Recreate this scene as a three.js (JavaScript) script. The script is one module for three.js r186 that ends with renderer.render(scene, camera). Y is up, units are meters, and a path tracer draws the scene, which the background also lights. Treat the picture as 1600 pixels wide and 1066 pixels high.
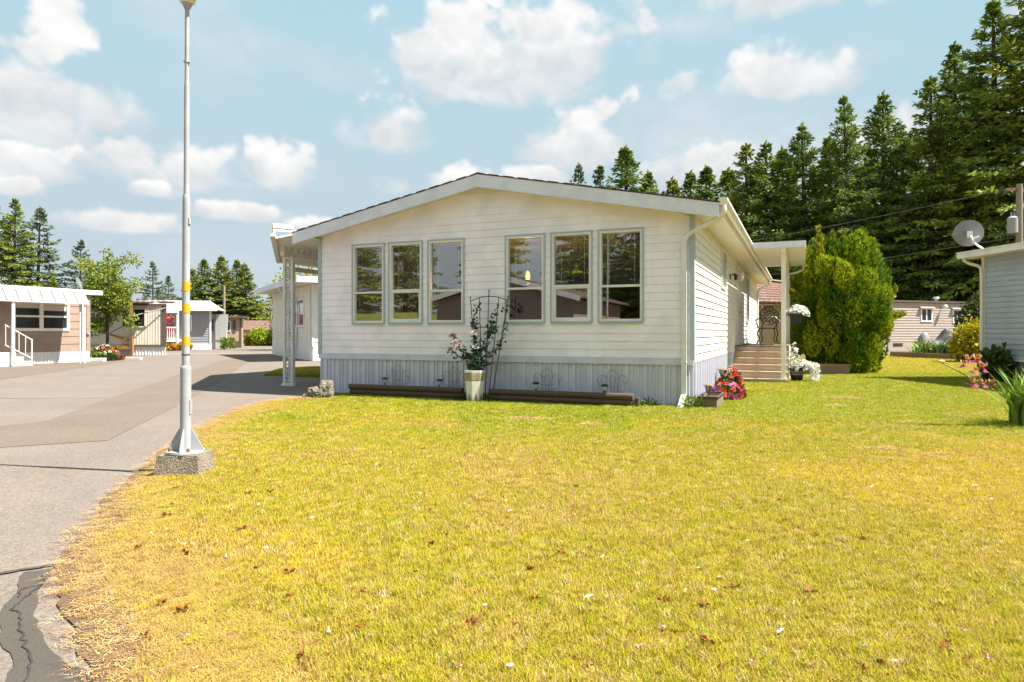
import * as THREE from 'three';
import { mergeGeometries } from 'three/addons/utils/BufferGeometryUtils.js';

// ---------------------------------------------------------------- camera, sky, sun, exposure
const scene = new THREE.Scene();
const camera = new THREE.PerspectiveCamera(2 * Math.atan(533 / 1067) * 180 / Math.PI, 1600 / 1066, 0.05, 900);
camera.position.set(0, 1.2, 0);
camera.lookAt(0, 1.2, -10);
camera.setViewOffset(1600, 1066, 0, 14, 1600, 1066);
const EXPOSURE = 3.0;
const SUN = new THREE.Vector3(0.518, 0.848, 0.111).normalize();
const sun = new THREE.DirectionalLight(new THREE.Color(1.0, 0.95, 0.86), 4.8);
sun.position.copy(SUN).multiplyScalar(90);
sun.castShadow = true; sun.shadow.radius = 1; sun.shadow.mapSize.set(4096, 4096);
Object.assign(sun.shadow.camera, { left: -70, right: 70, top: 70, bottom: -70, near: 1, far: 260 });
scene.add(sun, sun.target);

// ---------------------------------------------------------------- small maths
function rng(seed) { let a = seed >>> 0; return () => { a = (a + 0x6D2B79F5) | 0; let t = Math.imul(a ^ (a >>> 15), 1 | a); t = (t + Math.imul(t ^ (t >>> 7), 61 | t)) ^ t; return ((t ^ (t >>> 14)) >>> 0) / 4294967296; }; }
const rnd = rng(7);
const rr = (a, b, r = rnd) => a + (b - a) * r();
function h2(x, y) { let n = Math.imul(x | 0, 374761393) + Math.imul(y | 0, 668265263); n = Math.imul(n ^ (n >>> 13), 1274126177); return ((n ^ (n >>> 16)) >>> 0) / 4294967296; }
function vn(x, y) { const i = Math.floor(x), j = Math.floor(y), f = x - i, g = y - j, u = f * f * (3 - 2 * f), v = g * g * (3 - 2 * g); const a = h2(i, j), b = h2(i + 1, j), c = h2(i, j + 1), d = h2(i + 1, j + 1); return a + (b - a) * u + (c - a) * v + (a - b - c + d) * u * v; }
function fbm(x, y, o = 4) { let s = 0, a = 0.5, n = 0; for (let k = 0; k < o; k++) { s += a * vn(x, y); n += a; x = x * 2.03 + 17.1; y = y * 2.03 + 9.7; a *= 0.5; } return s / n; }
const cl = (x, a = 0, b = 1) => Math.min(b, Math.max(a, x));
const ss = (a, b, x) => { const t = cl((x - a) / (b - a)); return t * t * (3 - 2 * t); };
const mix = (a, b, t) => a + (b - a) * t;
const V = (x, y, z) => new THREE.Vector3(x, y, z);

// ---------------------------------------------------------------- the sky: air and cumulus, all round
{
  const W = 3072, H = 1536, data = new Float32Array(W * H * 4);
  // clouds as [azimuth (deg, right of the view axis), base elevation (deg), half width, height]
  const cl0 = [[-35, 14.6, 6.4, 7.4], [-37, 10.9, 5.6, 2.7], [-26.8, 11.7, 6.2, 3.1], [-18.8, 12.0, 3.6, 2.9], [-3.6, 20.4, 11.6, 6.2], [4.5, 21.5, 7, 5.5], [20.2, 18.6, 9.0, 2.9], [23, 24.5, 11, 4.0],
    [-10.6, 16.0, 3.6, 3.6], [5.2, 14.8, 7.4, 4.0], [16.5, 12.6, 6.2, 3.6], [-5, 11.8, 6, 2.0], [2.5, 12.2, 5, 1.8], [-22, 9.0, 5.5, 1.1], [-30, 7.6, 5, 1.3], [-16, 8.2, 5, 1.1], [-36, 9.6, 3, 1.6], [-27.5, 10.3, 2, 1.0], [30, 13.5, 7, 3.2]];
  const r = rng(41);
  for (let k = 0; k < 105; k++) { const az = rr(44, 316, r); const el = 6 + 52 * Math.pow(r(), 1.5); cl0.push([az, el, rr(3, 9, r) * (1 + el / 45), rr(2, 6, r) * (1 + el / 70)]); }
  const exp = 1 / EXPOSURE;
  for (let j = 0; j < H; j++) {
    const el = (j + 0.5) / H * 180 - 90;                       // row 0 is straight down
    const near = cl0.filter((c) => el > c[1] - 2.5 && el < c[1] + c[3] * 1.5 + 1.5);
    const t = cl(el / 42);
    const air = [mix(0.61, 0.385, Math.pow(t, 0.75)), mix(0.665, 0.69, Math.pow(t, 0.75)), mix(0.725, 0.83, Math.pow(t, 0.75))];
    const stretch = Math.cos(el * Math.PI / 180);
    for (let i = 0; i < W; i++) {
      const k = (j * W + i) * 4;
      if (el < -1.5) { data[k] = 0.26 * exp; data[k + 1] = 0.26 * exp; data[k + 2] = 0.2 * exp; data[k + 3] = 1; continue; }
      let az = (i + 0.5) / W * 360 - 90; if (az > 180) az -= 360;
      let d = 0, lift = 0;
      const wx = az + 1.6 * (fbm(az * 0.5 + 9, el * 0.5, 3) - 0.5), wy = el + 1.6 * (fbm(az * 0.5, el * 0.5 + 40, 3) - 0.5);
      const wisp = ss(0.42, 0.85, fbm(az * 0.055 * stretch + 50, el * 0.13, 4)) * 0.5 * ss(2, 9, el);
      for (const c of near) {
        let dx = az - c[0]; if (dx > 180) dx -= 360; if (dx < -180) dx += 360;
        dx *= stretch / Math.cos(c[1] * Math.PI / 180);
        if (Math.abs(dx) > c[2] * 1.35) continue;
        const up = (el - c[1]) / c[3], q = dx / c[2];
        const body = up > 0 ? 1 - Math.sqrt(q * q + up * up) : 1 - Math.sqrt(q * q + up * up * 5);
        const n = fbm(wx * 0.30 + c[0], wy * 0.40 + c[1] * 3, 5) - 0.5;
        const m = ss(0.02, mix(0.60, 0.32, cl(up * 1.6)), body * 0.85 + n * 1.4);
        if (m > d) { d = m; lift = up; }
      }
      const bill = fbm(wx * 0.62 + 3, wy * 0.85, 4);
      const w = cl(0.865 + 0.13 * cl(lift * 1.4) + (bill - 0.5) * 0.30, 0.76, 1.03);
      const cc = [0.95 * w, 0.925 * w, 0.915 * w];
      d = Math.max(d * mix(0.66, 0.93, cl(lift * 1.5 + bill - 0.35)), wisp);
      for (let q = 0; q < 3; q++) data[k + q] = mix(air[q] * 1.01, cc[q] * 1.07, d) * exp;
      data[k + 3] = 1;
    }
  }
  const tex = new THREE.DataTexture(data, W, H, THREE.RGBAFormat, THREE.FloatType);
  tex.mapping = THREE.EquirectangularReflectionMapping; tex.magFilter = THREE.LinearFilter; tex.minFilter = THREE.LinearFilter; tex.needsUpdate = true;
  scene.background = tex; scene.environment = tex;
}

// ---------------------------------------------------------------- textures and materials
function tex(size, fn, srgb = false, rep = 1) {
  const d = new Uint8Array(size * size * 4);
  for (let j = 0; j < size; j++) for (let i = 0; i < size; i++) { const c = fn(i / size, j / size, i, j), k = (j * size + i) * 4; for (let q = 0; q < 3; q++) d[k + q] = cl(c[q]) * 255; d[k + 3] = 255; }
  const t = new THREE.DataTexture(d, size, size); t.wrapS = t.wrapT = THREE.RepeatWrapping; t.magFilter = THREE.LinearFilter; t.minFilter = THREE.LinearMipmapLinearFilter; t.generateMipmaps = true;
  if (srgb) t.colorSpace = THREE.SRGBColorSpace;
  t.repeat.set(rep, rep); t.needsUpdate = true; return t;
}
// noise that tiles: value noise on a wrapped lattice
function tn(u, v, n, seed = 0) { const x = u * n, y = v * n, i = Math.floor(x), j = Math.floor(y), f = x - i, g = y - j, a = f * f * (3 - 2 * f), b = g * g * (3 - 2 * g), w = (p, q) => h2(((p % n) + n) % n + seed * 131, ((q % n) + n) % n + seed * 57); const A = w(i, j), B = w(i + 1, j), C = w(i, j + 1), D = w(i + 1, j + 1); return A + (B - A) * a + (C - A) * b + (A - B - C + D) * a * b; }
const tf = (u, v, n, s, o = 4) => { let t = 0, a = 0.5, m = 0; for (let k = 0; k < o; k++) { t += a * tn(u, v, n << k, s + k); m += a; a *= 0.5; } return t / m; };
const g3 = (x) => [x, x, x];
const T = {
  soft: tex(256, (u, v) => g3(0.86 + 0.14 * tf(u, v, 4, 1, 5))),
  dirt: tex(512, (u, v) => { const a = tf(u, v, 5, 9, 5), st = tn(u, v * 0.12, 64, 3); const k = 0.9 + 0.1 * ss(0.3, 0.6, a) - 0.05 * ss(0.62, 0.9, st) * ss(0.45, 0.7, a); return [k, k * (0.995), k * 0.98]; }),
  asphalt: tex(1024, (u, v) => { const big = tf(u, v, 4, 2, 4), f1 = tn(u, v, 512, 5), f2 = tn(u, v, 256, 6); const k = 0.74 + 0.22 * (big - 0.5) + 0.34 * (f1 - 0.5) + 0.26 * (f2 - 0.5); return [k, k * 0.985, k * 0.965]; }),
  asphaltB: tex(512, (u, v) => g3(0.5 * tn(u, v, 256, 15) + 0.5 * tn(u, v, 128, 16))),
  grain: tex(512, (u, v) => { const k = 0.72 + 0.28 * tf(u * 1, v * 0.06, 40, 21, 3) * (0.8 + 0.3 * tf(u, v, 6, 22, 3)); return [k, k * 0.97, k * 0.93]; }),
  speck: tex(512, (u, v) => { const a = tn(u, v, 128, 31), b = tn(u, v, 64, 32), c = tf(u, v, 6, 33, 4); const k = 0.55 + 0.5 * (a - 0.4) + 0.45 * (b - 0.5) + 0.4 * (c - 0.5); return [k, k * 0.97, k * 0.92]; }),
  speckB: tex(256, (u, v) => g3(0.55 * tn(u, v, 64, 31) + 0.45 * tn(u, v, 128, 34))),
  shingle: tex(512, (u, v) => { const k = 0.6 + 0.7 * (tn(u, v, 24, 41) - 0.5) + 0.35 * (tn(u, v, 180, 42) - 0.5); return [k * 1.04, k * 0.97, k * 0.94]; }),
  soil: tex(1024, (u, v) => { const a = tf(u, v, 6, 51, 6), f = tn(u, v, 400, 52), st = tn(u * 1, v, 200, 53); const k = 0.62 + 0.5 * (a - 0.5) + 0.35 * (f - 0.5) + 0.25 * (st - 0.5); return [k, k * 0.93, k * 0.72]; }),
  bark: tex(256, (u, v) => { const k = 0.55 + 0.6 * (tf(u, v * 0.2, 24, 61, 3) - 0.5) + 0.4 * (tf(u, v, 12, 62, 3) - 0.5); return [k, k * 0.94, k * 0.88]; }),
};
const rep = (t, a, b = a) => { const c = t.clone(); c.repeat.set(a, b); c.needsUpdate = true; return c; };
function mat(r, g, b, o = {}) { const m = o.phys ? new THREE.MeshPhysicalMaterial() : new THREE.MeshStandardMaterial(); m.color.setRGB(r, g, b); m.roughness = 0.7; const { phys, ...p } = o; Object.assign(m, p); return m; }
const M = {
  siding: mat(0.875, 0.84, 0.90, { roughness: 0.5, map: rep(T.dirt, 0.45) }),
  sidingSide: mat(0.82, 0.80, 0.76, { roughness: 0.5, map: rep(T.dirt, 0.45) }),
  trim: mat(0.40, 0.475, 0.505, { roughness: 0.5, map: rep(T.soft, 1) }),
  fascia: mat(0.70, 0.72, 0.80, { roughness: 0.45, map: rep(T.dirt, 0.7) }),
  skirt: mat(0.58, 0.59, 0.69, { roughness: 0.45, map: rep(T.dirt, 0.8), metalness: 0 }),
  white: mat(0.80, 0.79, 0.77, { roughness: 0.45, map: rep(T.soft, 0.8) }),
  cream: mat(0.78, 0.74, 0.66, { roughness: 0.5, map: rep(T.dirt, 0.6) }),
  whiteMetal: mat(0.74, 0.74, 0.73, { roughness: 0.35, map: rep(T.dirt, 0.7) }),
  soffit: mat(0.78, 0.73, 0.62, { roughness: 0.6, map: rep(T.soft, 1) }),
  glass: mat(1, 1, 1, { phys: 1, transmission: 1, thickness: 0, roughness: 0.01, ior: 2.4 }),
  darkGlass: mat(0.02, 0.024, 0.028, { roughness: 0.06 }),
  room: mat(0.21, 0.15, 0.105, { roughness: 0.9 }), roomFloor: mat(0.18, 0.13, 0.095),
  blind: mat(0.55, 0.53, 0.49, { roughness: 0.6 }),
  roof: mat(0.15, 0.105, 0.085, { roughness: 0.95, map: rep(T.shingle, 1.2) }),
  asphalt: mat(0.212, 0.172, 0.145, { roughness: 0.92, map: rep(T.asphalt, 0.25), bumpMap: rep(T.asphaltB, 0.7), bumpScale: 0.006 }),
  asphaltNew: mat(0.182, 0.138, 0.108, { roughness: 0.94, map: rep(T.asphalt, 0.31), bumpMap: rep(T.asphaltB, 0.8), bumpScale: 0.005 }),
  asphaltWorn: mat(0.27, 0.23, 0.19, { roughness: 0.94, map: rep(T.asphalt, 0.28), bumpMap: rep(T.asphaltB, 0.8), bumpScale: 0.005 }),
  sealant: mat(0.085, 0.070, 0.056, { roughness: 0.85, map: rep(T.asphalt, 1.1), bumpMap: rep(T.asphaltB, 2), bumpScale: 0.003 }),
  crack: mat(0.03, 0.027, 0.024, { roughness: 0.95 }),
  soil: mat(0.33, 0.25, 0.05, { roughness: 1, map: rep(T.soil, 0.3) }),
  dirt: mat(0.15, 0.10, 0.068, { roughness: 1, map: rep(T.soil, 0.9) }),
  far: mat(0.25, 0.22, 0.07, { roughness: 1, map: rep(T.soil, 0.11) }),
  gravel: mat(0.36, 0.31, 0.26, { roughness: 1, map: rep(T.speck, 0.8) }),
  concrete: mat(0.42, 0.36, 0.29, { roughness: 0.95, map: rep(T.speck, 2.2), bumpMap: rep(T.speckB, 2.2), bumpScale: 0.02 }),
  concreteSmooth: mat(0.33, 0.30, 0.27, { roughness: 0.9, map: rep(T.speck, 0.8) }),
  pole: mat(0.36, 0.37, 0.40, { roughness: 0.42, map: rep(T.dirt, 1.5) }),
  yellow: mat(0.62, 0.36, 0.006, { roughness: 0.5, map: rep(T.soft, 3) }),
  rust: mat(0.22, 0.12, 0.06, { roughness: 0.9 }),
  log: mat(0.115, 0.078, 0.052, { roughness: 0.95, map: rep(T.grain, 1.4), bumpMap: rep(T.grain, 1.4), bumpScale: 0.008 }),
  timber: mat(0.22, 0.16, 0.11, { roughness: 0.9, map: rep(T.grain, 1) }),
  cedarWood: mat(0.42, 0.19, 0.06, { roughness: 0.75, map: rep(T.grain, 1) }),
  black: mat(0.018, 0.018, 0.02, { roughness: 0.5 }),
  iron: mat(0.03, 0.034, 0.03, { roughness: 0.45 }),
  wire: mat(0.10, 0.10, 0.105, { roughness: 0.5 }),
  rod: mat(0.06, 0.045, 0.038, { roughness: 0.6 }),
  step: mat(0.44, 0.34, 0.25, { roughness: 0.7, map: rep(T.dirt, 1.4) }),
  bark: mat(0.115, 0.09, 0.072, { roughness: 1, map: rep(T.bark, 0.5), bumpMap: rep(T.bark, 0.5), bumpScale: 0.03 }),
  rock: mat(0.42, 0.37, 0.30, { roughness: 0.95, map: rep(T.speck, 1.6), bumpMap: rep(T.speckB, 1.5), bumpScale: 0.05 }),
  leaf: mat(1, 1, 1, { phys: 1, vertexColors: true, roughness: 0.75, specularIntensity: 0.35, transmission: 0.32, thickness: 0, side: THREE.DoubleSide }),
  needle: mat(1, 1, 1, { phys: 1, vertexColors: true, roughness: 0.75, specularIntensity: 0.35, transmission: 0.3, thickness: 0, side: THREE.DoubleSide }),
  petal: mat(1, 1, 1, { phys: 1, vertexColors: true, roughness: 0.8, specularIntensity: 0.3, transmission: 0.3, thickness: 0, side: THREE.DoubleSide }),
};

// ---------------------------------------------------------------- object helpers
const taken = {};
function numbered(n) { const k = taken[n] = (taken[n] ?? -1) + 1; return k ? `${n}_${String(k).padStart(3, '0')}` : n; }
function flat(g) { return g.index ? g.toNonIndexed() : g; }
function uvm(g) {                                              // uv in metres, projected along each face's main axis
  g = flat(g); const p = g.attributes.position, uv = new Float32Array(p.count * 2), a = V(), b = V(), c = V(), n = V();
  for (let i = 0; i < p.count; i += 3) {
    a.fromBufferAttribute(p, i); b.fromBufferAttribute(p, i + 1); c.fromBufferAttribute(p, i + 2);
    n.copy(b).sub(a).cross(c.clone().sub(a)); const x = Math.abs(n.x), y = Math.abs(n.y), z = Math.abs(n.z);
    [a, b, c].forEach((q, k) => { const s = (i + k) * 2; if (y >= x && y >= z) { uv[s] = q.x; uv[s + 1] = q.z; } else if (x >= z) { uv[s] = q.z; uv[s + 1] = q.y; } else { uv[s] = q.x; uv[s + 1] = q.y; } });
  }
  g.setAttribute('uv', new THREE.BufferAttribute(uv, 2)); return g;
}
function join(list) { list = (Array.isArray(list) ? list : [list]).map((g) => { g = flat(g); if (!g.attributes.normal) g.computeVertexNormals(); return uvm(g); }); const keep = list.every((g) => g.attributes.color); for (const g of list) for (const k of Object.keys(g.attributes)) if (!['position', 'normal', 'uv'].includes(k) && !(k === 'color' && keep)) g.deleteAttribute(k); return list.length > 1 ? mergeGeometries(list) : list[0]; }
function mesh(name, geos, m, parent) { const o = new THREE.Mesh(join(geos), m); o.name = parent ? name : numbered(name); o.castShadow = o.receiveShadow = true; (parent || scene).add(o); return o; }
function shared(name, geo, m, parent, p, ry = 0) { const o = new THREE.Mesh(geo, m); o.name = name; o.castShadow = o.receiveShadow = true; o.position.set(...p); o.rotation.y = ry; parent.add(o); return o; }
function tag(o, label, category, group) { o.userData = { label, category }; if (group) o.userData.group = group; return o; }
function struct(o, label) { o.userData = { kind: 'structure', label, category: o.name.replace(/_\d+$/, '').replace(/_/g, ' ') }; return o; }
function stuff(o, label, category) { o.userData = { kind: 'stuff', label, category }; return o; }
function thing(name, label, category, p = [0, 0, 0], turn = 0, group) { const o = new THREE.Group(); o.name = numbered(name); scene.add(o); o.position.set(...p); o.rotation.y = turn; return tag(o, label, category, group); }
function sub(name, parent, p = [0, 0, 0], turn = 0) { const o = new THREE.Group(); o.name = name; parent.add(o); o.position.set(...p); o.rotation.y = turn; return o; }
function copy(root, p, turn, label, scale) { const r = root.clone(); r.name = numbered(root.name.replace(/_\d+$/, '')); r.userData = { ...root.userData, label }; scene.add(r); r.position.set(...p); r.rotation.set(0, turn, 0); if (scale) r.scale.set(...(Array.isArray(scale) ? scale : [scale, scale, scale])); return r; }
// geometries
function box(x0, x1, y0, y1, z0, z1) { const g = new THREE.BoxGeometry(x1 - x0, y1 - y0, z1 - z0); g.translate((x0 + x1) / 2, (y0 + y1) / 2, (z0 + z1) / 2); return g; }
function hexa(p) {                                             // 8 corners: bottom 0-3 (counter-clockwise seen from above), top 4-7
  const f = [[0, 3, 2, 1], [4, 5, 6, 7], [0, 1, 5, 4], [1, 2, 6, 5], [2, 3, 7, 6], [3, 0, 4, 7]], a = [];
  for (const [i, j, k, l] of f) for (const q of [i, j, k, i, k, l]) a.push(...p[q]);
  const g = new THREE.BufferGeometry(); g.setAttribute('position', new THREE.Float32BufferAttribute(a, 3)); g.computeVertexNormals(); return g;
}
// corners run x0,z1 -> x1,z1 -> x1,z0 -> x0,z0
const cyl = (x, y0, y1, z, r0, r1 = r0, n = 16) => { const g = new THREE.CylinderGeometry(r1, r0, y1 - y0, n); g.translate(x, (y0 + y1) / 2, z); return g; };
function bar(a, b, r, n = 6) { a = V(...a); b = V(...b); const d = b.clone().sub(a), g = new THREE.CylinderGeometry(r, r, d.length(), n); g.applyQuaternion(new THREE.Quaternion().setFromUnitVectors(V(0, 1, 0), d.normalize())); const m = a.add(b).multiplyScalar(0.5); g.translate(m.x, m.y, m.z); return g; }
function beam(a, b, w, h) { a = V(...a); b = V(...b); const d = b.clone().sub(a), g = new THREE.BoxGeometry(w, h, d.length()); const m = new THREE.Matrix4().lookAt(a, b, V(0, 1, 0)); g.applyMatrix4(m); const c = a.add(b).multiplyScalar(0.5); g.translate(c.x, c.y, c.z); return g; }
function tube(pts, r, seg = 16, n = 6, closed = false) { return new THREE.TubeGeometry(new THREE.CatmullRomCurve3(pts.map((p) => V(...p)), closed), seg, r, n, closed); }
function sheet(pts, y, y0 = null) {                             // polygon of [x, z] laid flat
  const s = new THREE.Shape(pts.map(([x, z]) => new THREE.Vector2(x, -z))), g = new THREE.ShapeGeometry(s); g.rotateX(-Math.PI / 2); g.translate(0, y, 0); return g;
}
function lathe(pts, n = 20) { return new THREE.LatheGeometry(pts.map(([r, y]) => new THREE.Vector2(r, y)), n); }
// many little kites (two triangles each) with a colour each: leaves, needles, petals
class Kites {
  constructor() { this.p = []; this.c = []; }
  add(o, d, s, len, wid, col, fold = 0.15, mid = 0.45) {        // o base, d direction, s side
    const n = V().crossVectors(d, s).normalize(), m = o.clone().addScaledVector(d, len * mid).addScaledVector(n, wid * fold);
    const a = m.clone().addScaledVector(s, wid / 2), b = m.clone().addScaledVector(s, -wid / 2), t = o.clone().addScaledVector(d, len), c = o;
    for (const q of [c, a, t, c, t, b]) { this.p.push(q.x, q.y, q.z); this.c.push(col[0], col[1], col[2]); }
  }
  geo() { const g = new THREE.BufferGeometry(); g.setAttribute('position', new THREE.Float32BufferAttribute(this.p, 3)); g.setAttribute('color', new THREE.Float32BufferAttribute(this.c, 3)); g.computeVertexNormals(); return g; }
}
function dirs(r) { const z = r() * 2 - 1, a = r() * 6.2832, q = Math.sqrt(1 - z * z); return V(q * Math.cos(a), z, q * Math.sin(a)); }
function sideOf(d, r) { const s = dirs(r).cross(d); return s.lengthSq() < 1e-6 ? V(1, 0, 0) : s.normalize(); }
const tint = (c, r, k = 0.25) => { const f = 1 + (r() - 0.5) * 2 * k, g = (r() - 0.5) * k * 0.35; return [c[0] * (f + g), c[1] * f, c[2] * f]; };
const lerp3 = (a, b, t) => [mix(a[0], b[0], t), mix(a[1], b[1], t), mix(a[2], b[2], t)];
// our house's frame: lx to the right along its front, lz out of its front
const TH = -23 * Math.PI / 180, HC = Math.cos(TH), HS = -Math.sin(TH), HR = [2.878, -10.85];
const hp = (lx, lz, y = 0) => [HR[0] + lx * HC - lz * HS, y, HR[1] + lx * HS + lz * HC];

// ================================================================ ground, road, lawn
struct(mesh('ground', (() => { const g = new THREE.CircleGeometry(420, 64); g.rotateX(-Math.PI / 2); g.translate(0, -0.03, 0); return g; })(), M.far), 'dry yellow green ground reaching out to the trees');
const lawnEdge = [[-0.2, 0.8], [-0.95, -1.5], [-1.38, -2.34], [-1.62, -2.66], [-2.01, -3.12], [-2.30, -3.55], [-2.62, -4.25], [-3.0, -5.31], [-3.5, -6.88], [-3.85, -8.21], [-4.13, -9.41], [-4.30, -10.58], [-4.36, -11.7], [-4.1, -12.38], [-3.75, -12.62]];
struct(mesh('road', sheet([[14, 25], [-34, 25], [-34, -70], [-14, -84], [-8, -84], [-6, -40], [2, -28], [4, -18], [-0.5, -12], [0.5, 0], [1.5, 5]], -0.012), M.asphalt), 'worn sunlit grey asphalt lane and driveways left of the lawn');
struct(mesh('road_patch', sheet([[-4.51, -7.62], [-5.36, -7.15], [-6.5, -6.5], [-7.2, -7.6], [-6.33, -9.28], [-7.29, -12.19], [-8.01, -14.72], [-9.58, -19.7], [-12.0, -27.83], [-13.83, -35.57], [-13.0, -35.57], [-10.4, -26.67], [-7.55, -18.03], [-5.56, -11.43], [-4.78, -8.59]], -0.008), M.asphaltNew), 'long browner asphalt strip running down the middle of the lane');
struct(mesh('road_patch', sheet([[-19, -26.2], [-17, -28.2], [-15.9, -28.0], [-14.2, -21.8], [-12.9, -16.8], [-16, -16], [-20, -22]], -0.008), M.asphaltNew), 'darker asphalt apron in front of the tan home with the awning');
struct(mesh('road_patch', sheet([[-22, -37.5], [-13.5, -39.6], [-13.4, -38.9], [-19.5, -36.4], [-21.9, -36.2]], -0.008), M.gravel), 'pale strip across the far end of the lane');
// sealed crack, bottom left
const wob = (pts, a, seed, n = 5, open = false) => { const r = rng(seed), o = []; pts.forEach((p, i) => { if (open && i === pts.length - 1) { o.push(p); return; } const q = pts[(i + 1) % pts.length]; for (let k = 0; k < n; k++) { const t = k / n; o.push([mix(p[0], q[0], t) + (r() - 0.5) * a, mix(p[1], q[1], t) + (r() - 0.5) * a]); } }); return o; };
struct(mesh('crack_sealant', sheet(wob([[-2.46, -3.43], [-2.34, -3.48], [-2.19, -3.15], [-2.03, -2.9], [-1.8, -2.64], [-1.6, -2.47], [-1.44, -2.42], [-1.45, -2.36], [-1.6, -2.31], [-1.72, -2.30], [-1.80, -2.46], [-2.04, -2.72], [-2.2, -2.93], [-2.31, -3.17]], 0.018, 3), -0.007), M.sealant), 'dark tar patch sealing a crack in the lane, bottom left');
const strip = (pts, w, y) => { const L = [], R = []; pts.forEach((p, i) => { const a = pts[Math.max(0, i - 1)], b = pts[Math.min(pts.length - 1, i + 1)], dx = b[0] - a[0], dz = b[1] - a[1], l = Math.hypot(dx, dz), k = w * (0.6 + 0.8 * h2(i * 7, 3)); L.push([p[0] - dz / l * k, p[1] + dx / l * k]); R.push([p[0] + dz / l * k, p[1] - dx / l * k]); }); return sheet([...L, ...R.reverse()], y); };
const wig = (pts, seed, n = 6, a = 0.02) => { const r = rng(seed), o = []; for (let i = 0; i < pts.length - 1; i++) for (let k = 0; k < n; k++) { const t = k / n; o.push([mix(pts[i][0], pts[i + 1][0], t) + (r() - 0.5) * a, mix(pts[i][1], pts[i + 1][1], t) + (r() - 0.5) * a]); } o.push(pts[pts.length - 1]); return o; };
struct(mesh('road_crack', strip(wig([[-2.62, -3.36], [-2.5, -3.46], [-2.36, -3.54]], 5, 6, 0.012), 0.014, -0.004), M.sealant), 'dark crack crossing above the tar patch');
struct(mesh('road_crack', [strip(wig([[-2.33, -3.40], [-2.24, -3.25], [-2.2, -3.05], [-2.17, -2.97], [-2.1, -2.92], [-2.0, -2.78], [-1.9, -2.66], [-1.75, -2.5], [-1.68, -2.34]], 8, 5, 0.02), 0.0035, -0.003), strip(wig([[-2.22, -3.3], [-2.3, -3.2], [-2.24, -3.1]], 9, 5, 0.02), 0.003, -0.003)], M.crack), 'fine black crack wandering down the tar patch');
struct(mesh('road_crack', strip(wig([[-10.5, -12.8], [-8.9, -12.4], [-7.4, -12.5]], 12, 8, 0.05), 0.012, -0.004), M.sealant), 'thin crack across the lane toward the tan home');
// lawn bed
const lawnPts = [...wob(lawnEdge, 0.07, 77, 14, true), [-3.3, -13.0], ...[[-3.0, -13.6], [4, -27], [7, -36.5], [19, -35.5], [31, -35.5], [31, 6], [6, 6]]];
const lawn = struct(mesh('lawn_soil', sheet(lawnPts, -0.006), M.soil), 'straw coloured soil and thatch under the lawn grass');
{ // bare dirt where the lawn breaks off at the lane
  const e = lawnEdge.slice(1, 10), r = rng(91), inn = [], out = [];
  for (let i = 0; i < e.length - 1; i++) for (let k = 0; k < 9; k++) { const t = k / 9, x = mix(e[i][0], e[i + 1][0], t), z = mix(e[i][1], e[i + 1][1], t), dx = e[i + 1][0] - e[i][0], dz = e[i + 1][1] - e[i][1], l = Math.hypot(dx, dz), a = 0.04 + 0.17 * fbm(x * 2.2 + 4, z * 2.2, 3) + 0.04 * r(), b = -0.03 + 0.11 * fbm(x * 2.6, z * 2.6 + 9, 3) + 0.035 * r(); inn.push([x - dz / l * a, z + dx / l * a]); out.push([x + dz / l * b, z - dx / l * b]); }
  struct(mesh('bare_soil', sheet([...inn, ...out.reverse()], -0.003), M.dirt), 'bare brown dirt strip between the lane and the dry grass');
}
struct(mesh('gravel_drive', sheet([[10, -37.5], [18.5, -37.2], [36, -40], [44, -52], [10, -48]], -0.016), M.gravel), 'pale gravel drive between the lawn and the far grey home');
const stripPts = [[-6.9, -19.0], [-7.5, -22.4], [-4.6, -24.2], [-3.2, -19.0], [-5.0, -18.2]];
struct(mesh('grass_verge', sheet(stripPts, 0.0), M.soil), 'small grass verge behind the carport post');

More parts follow.
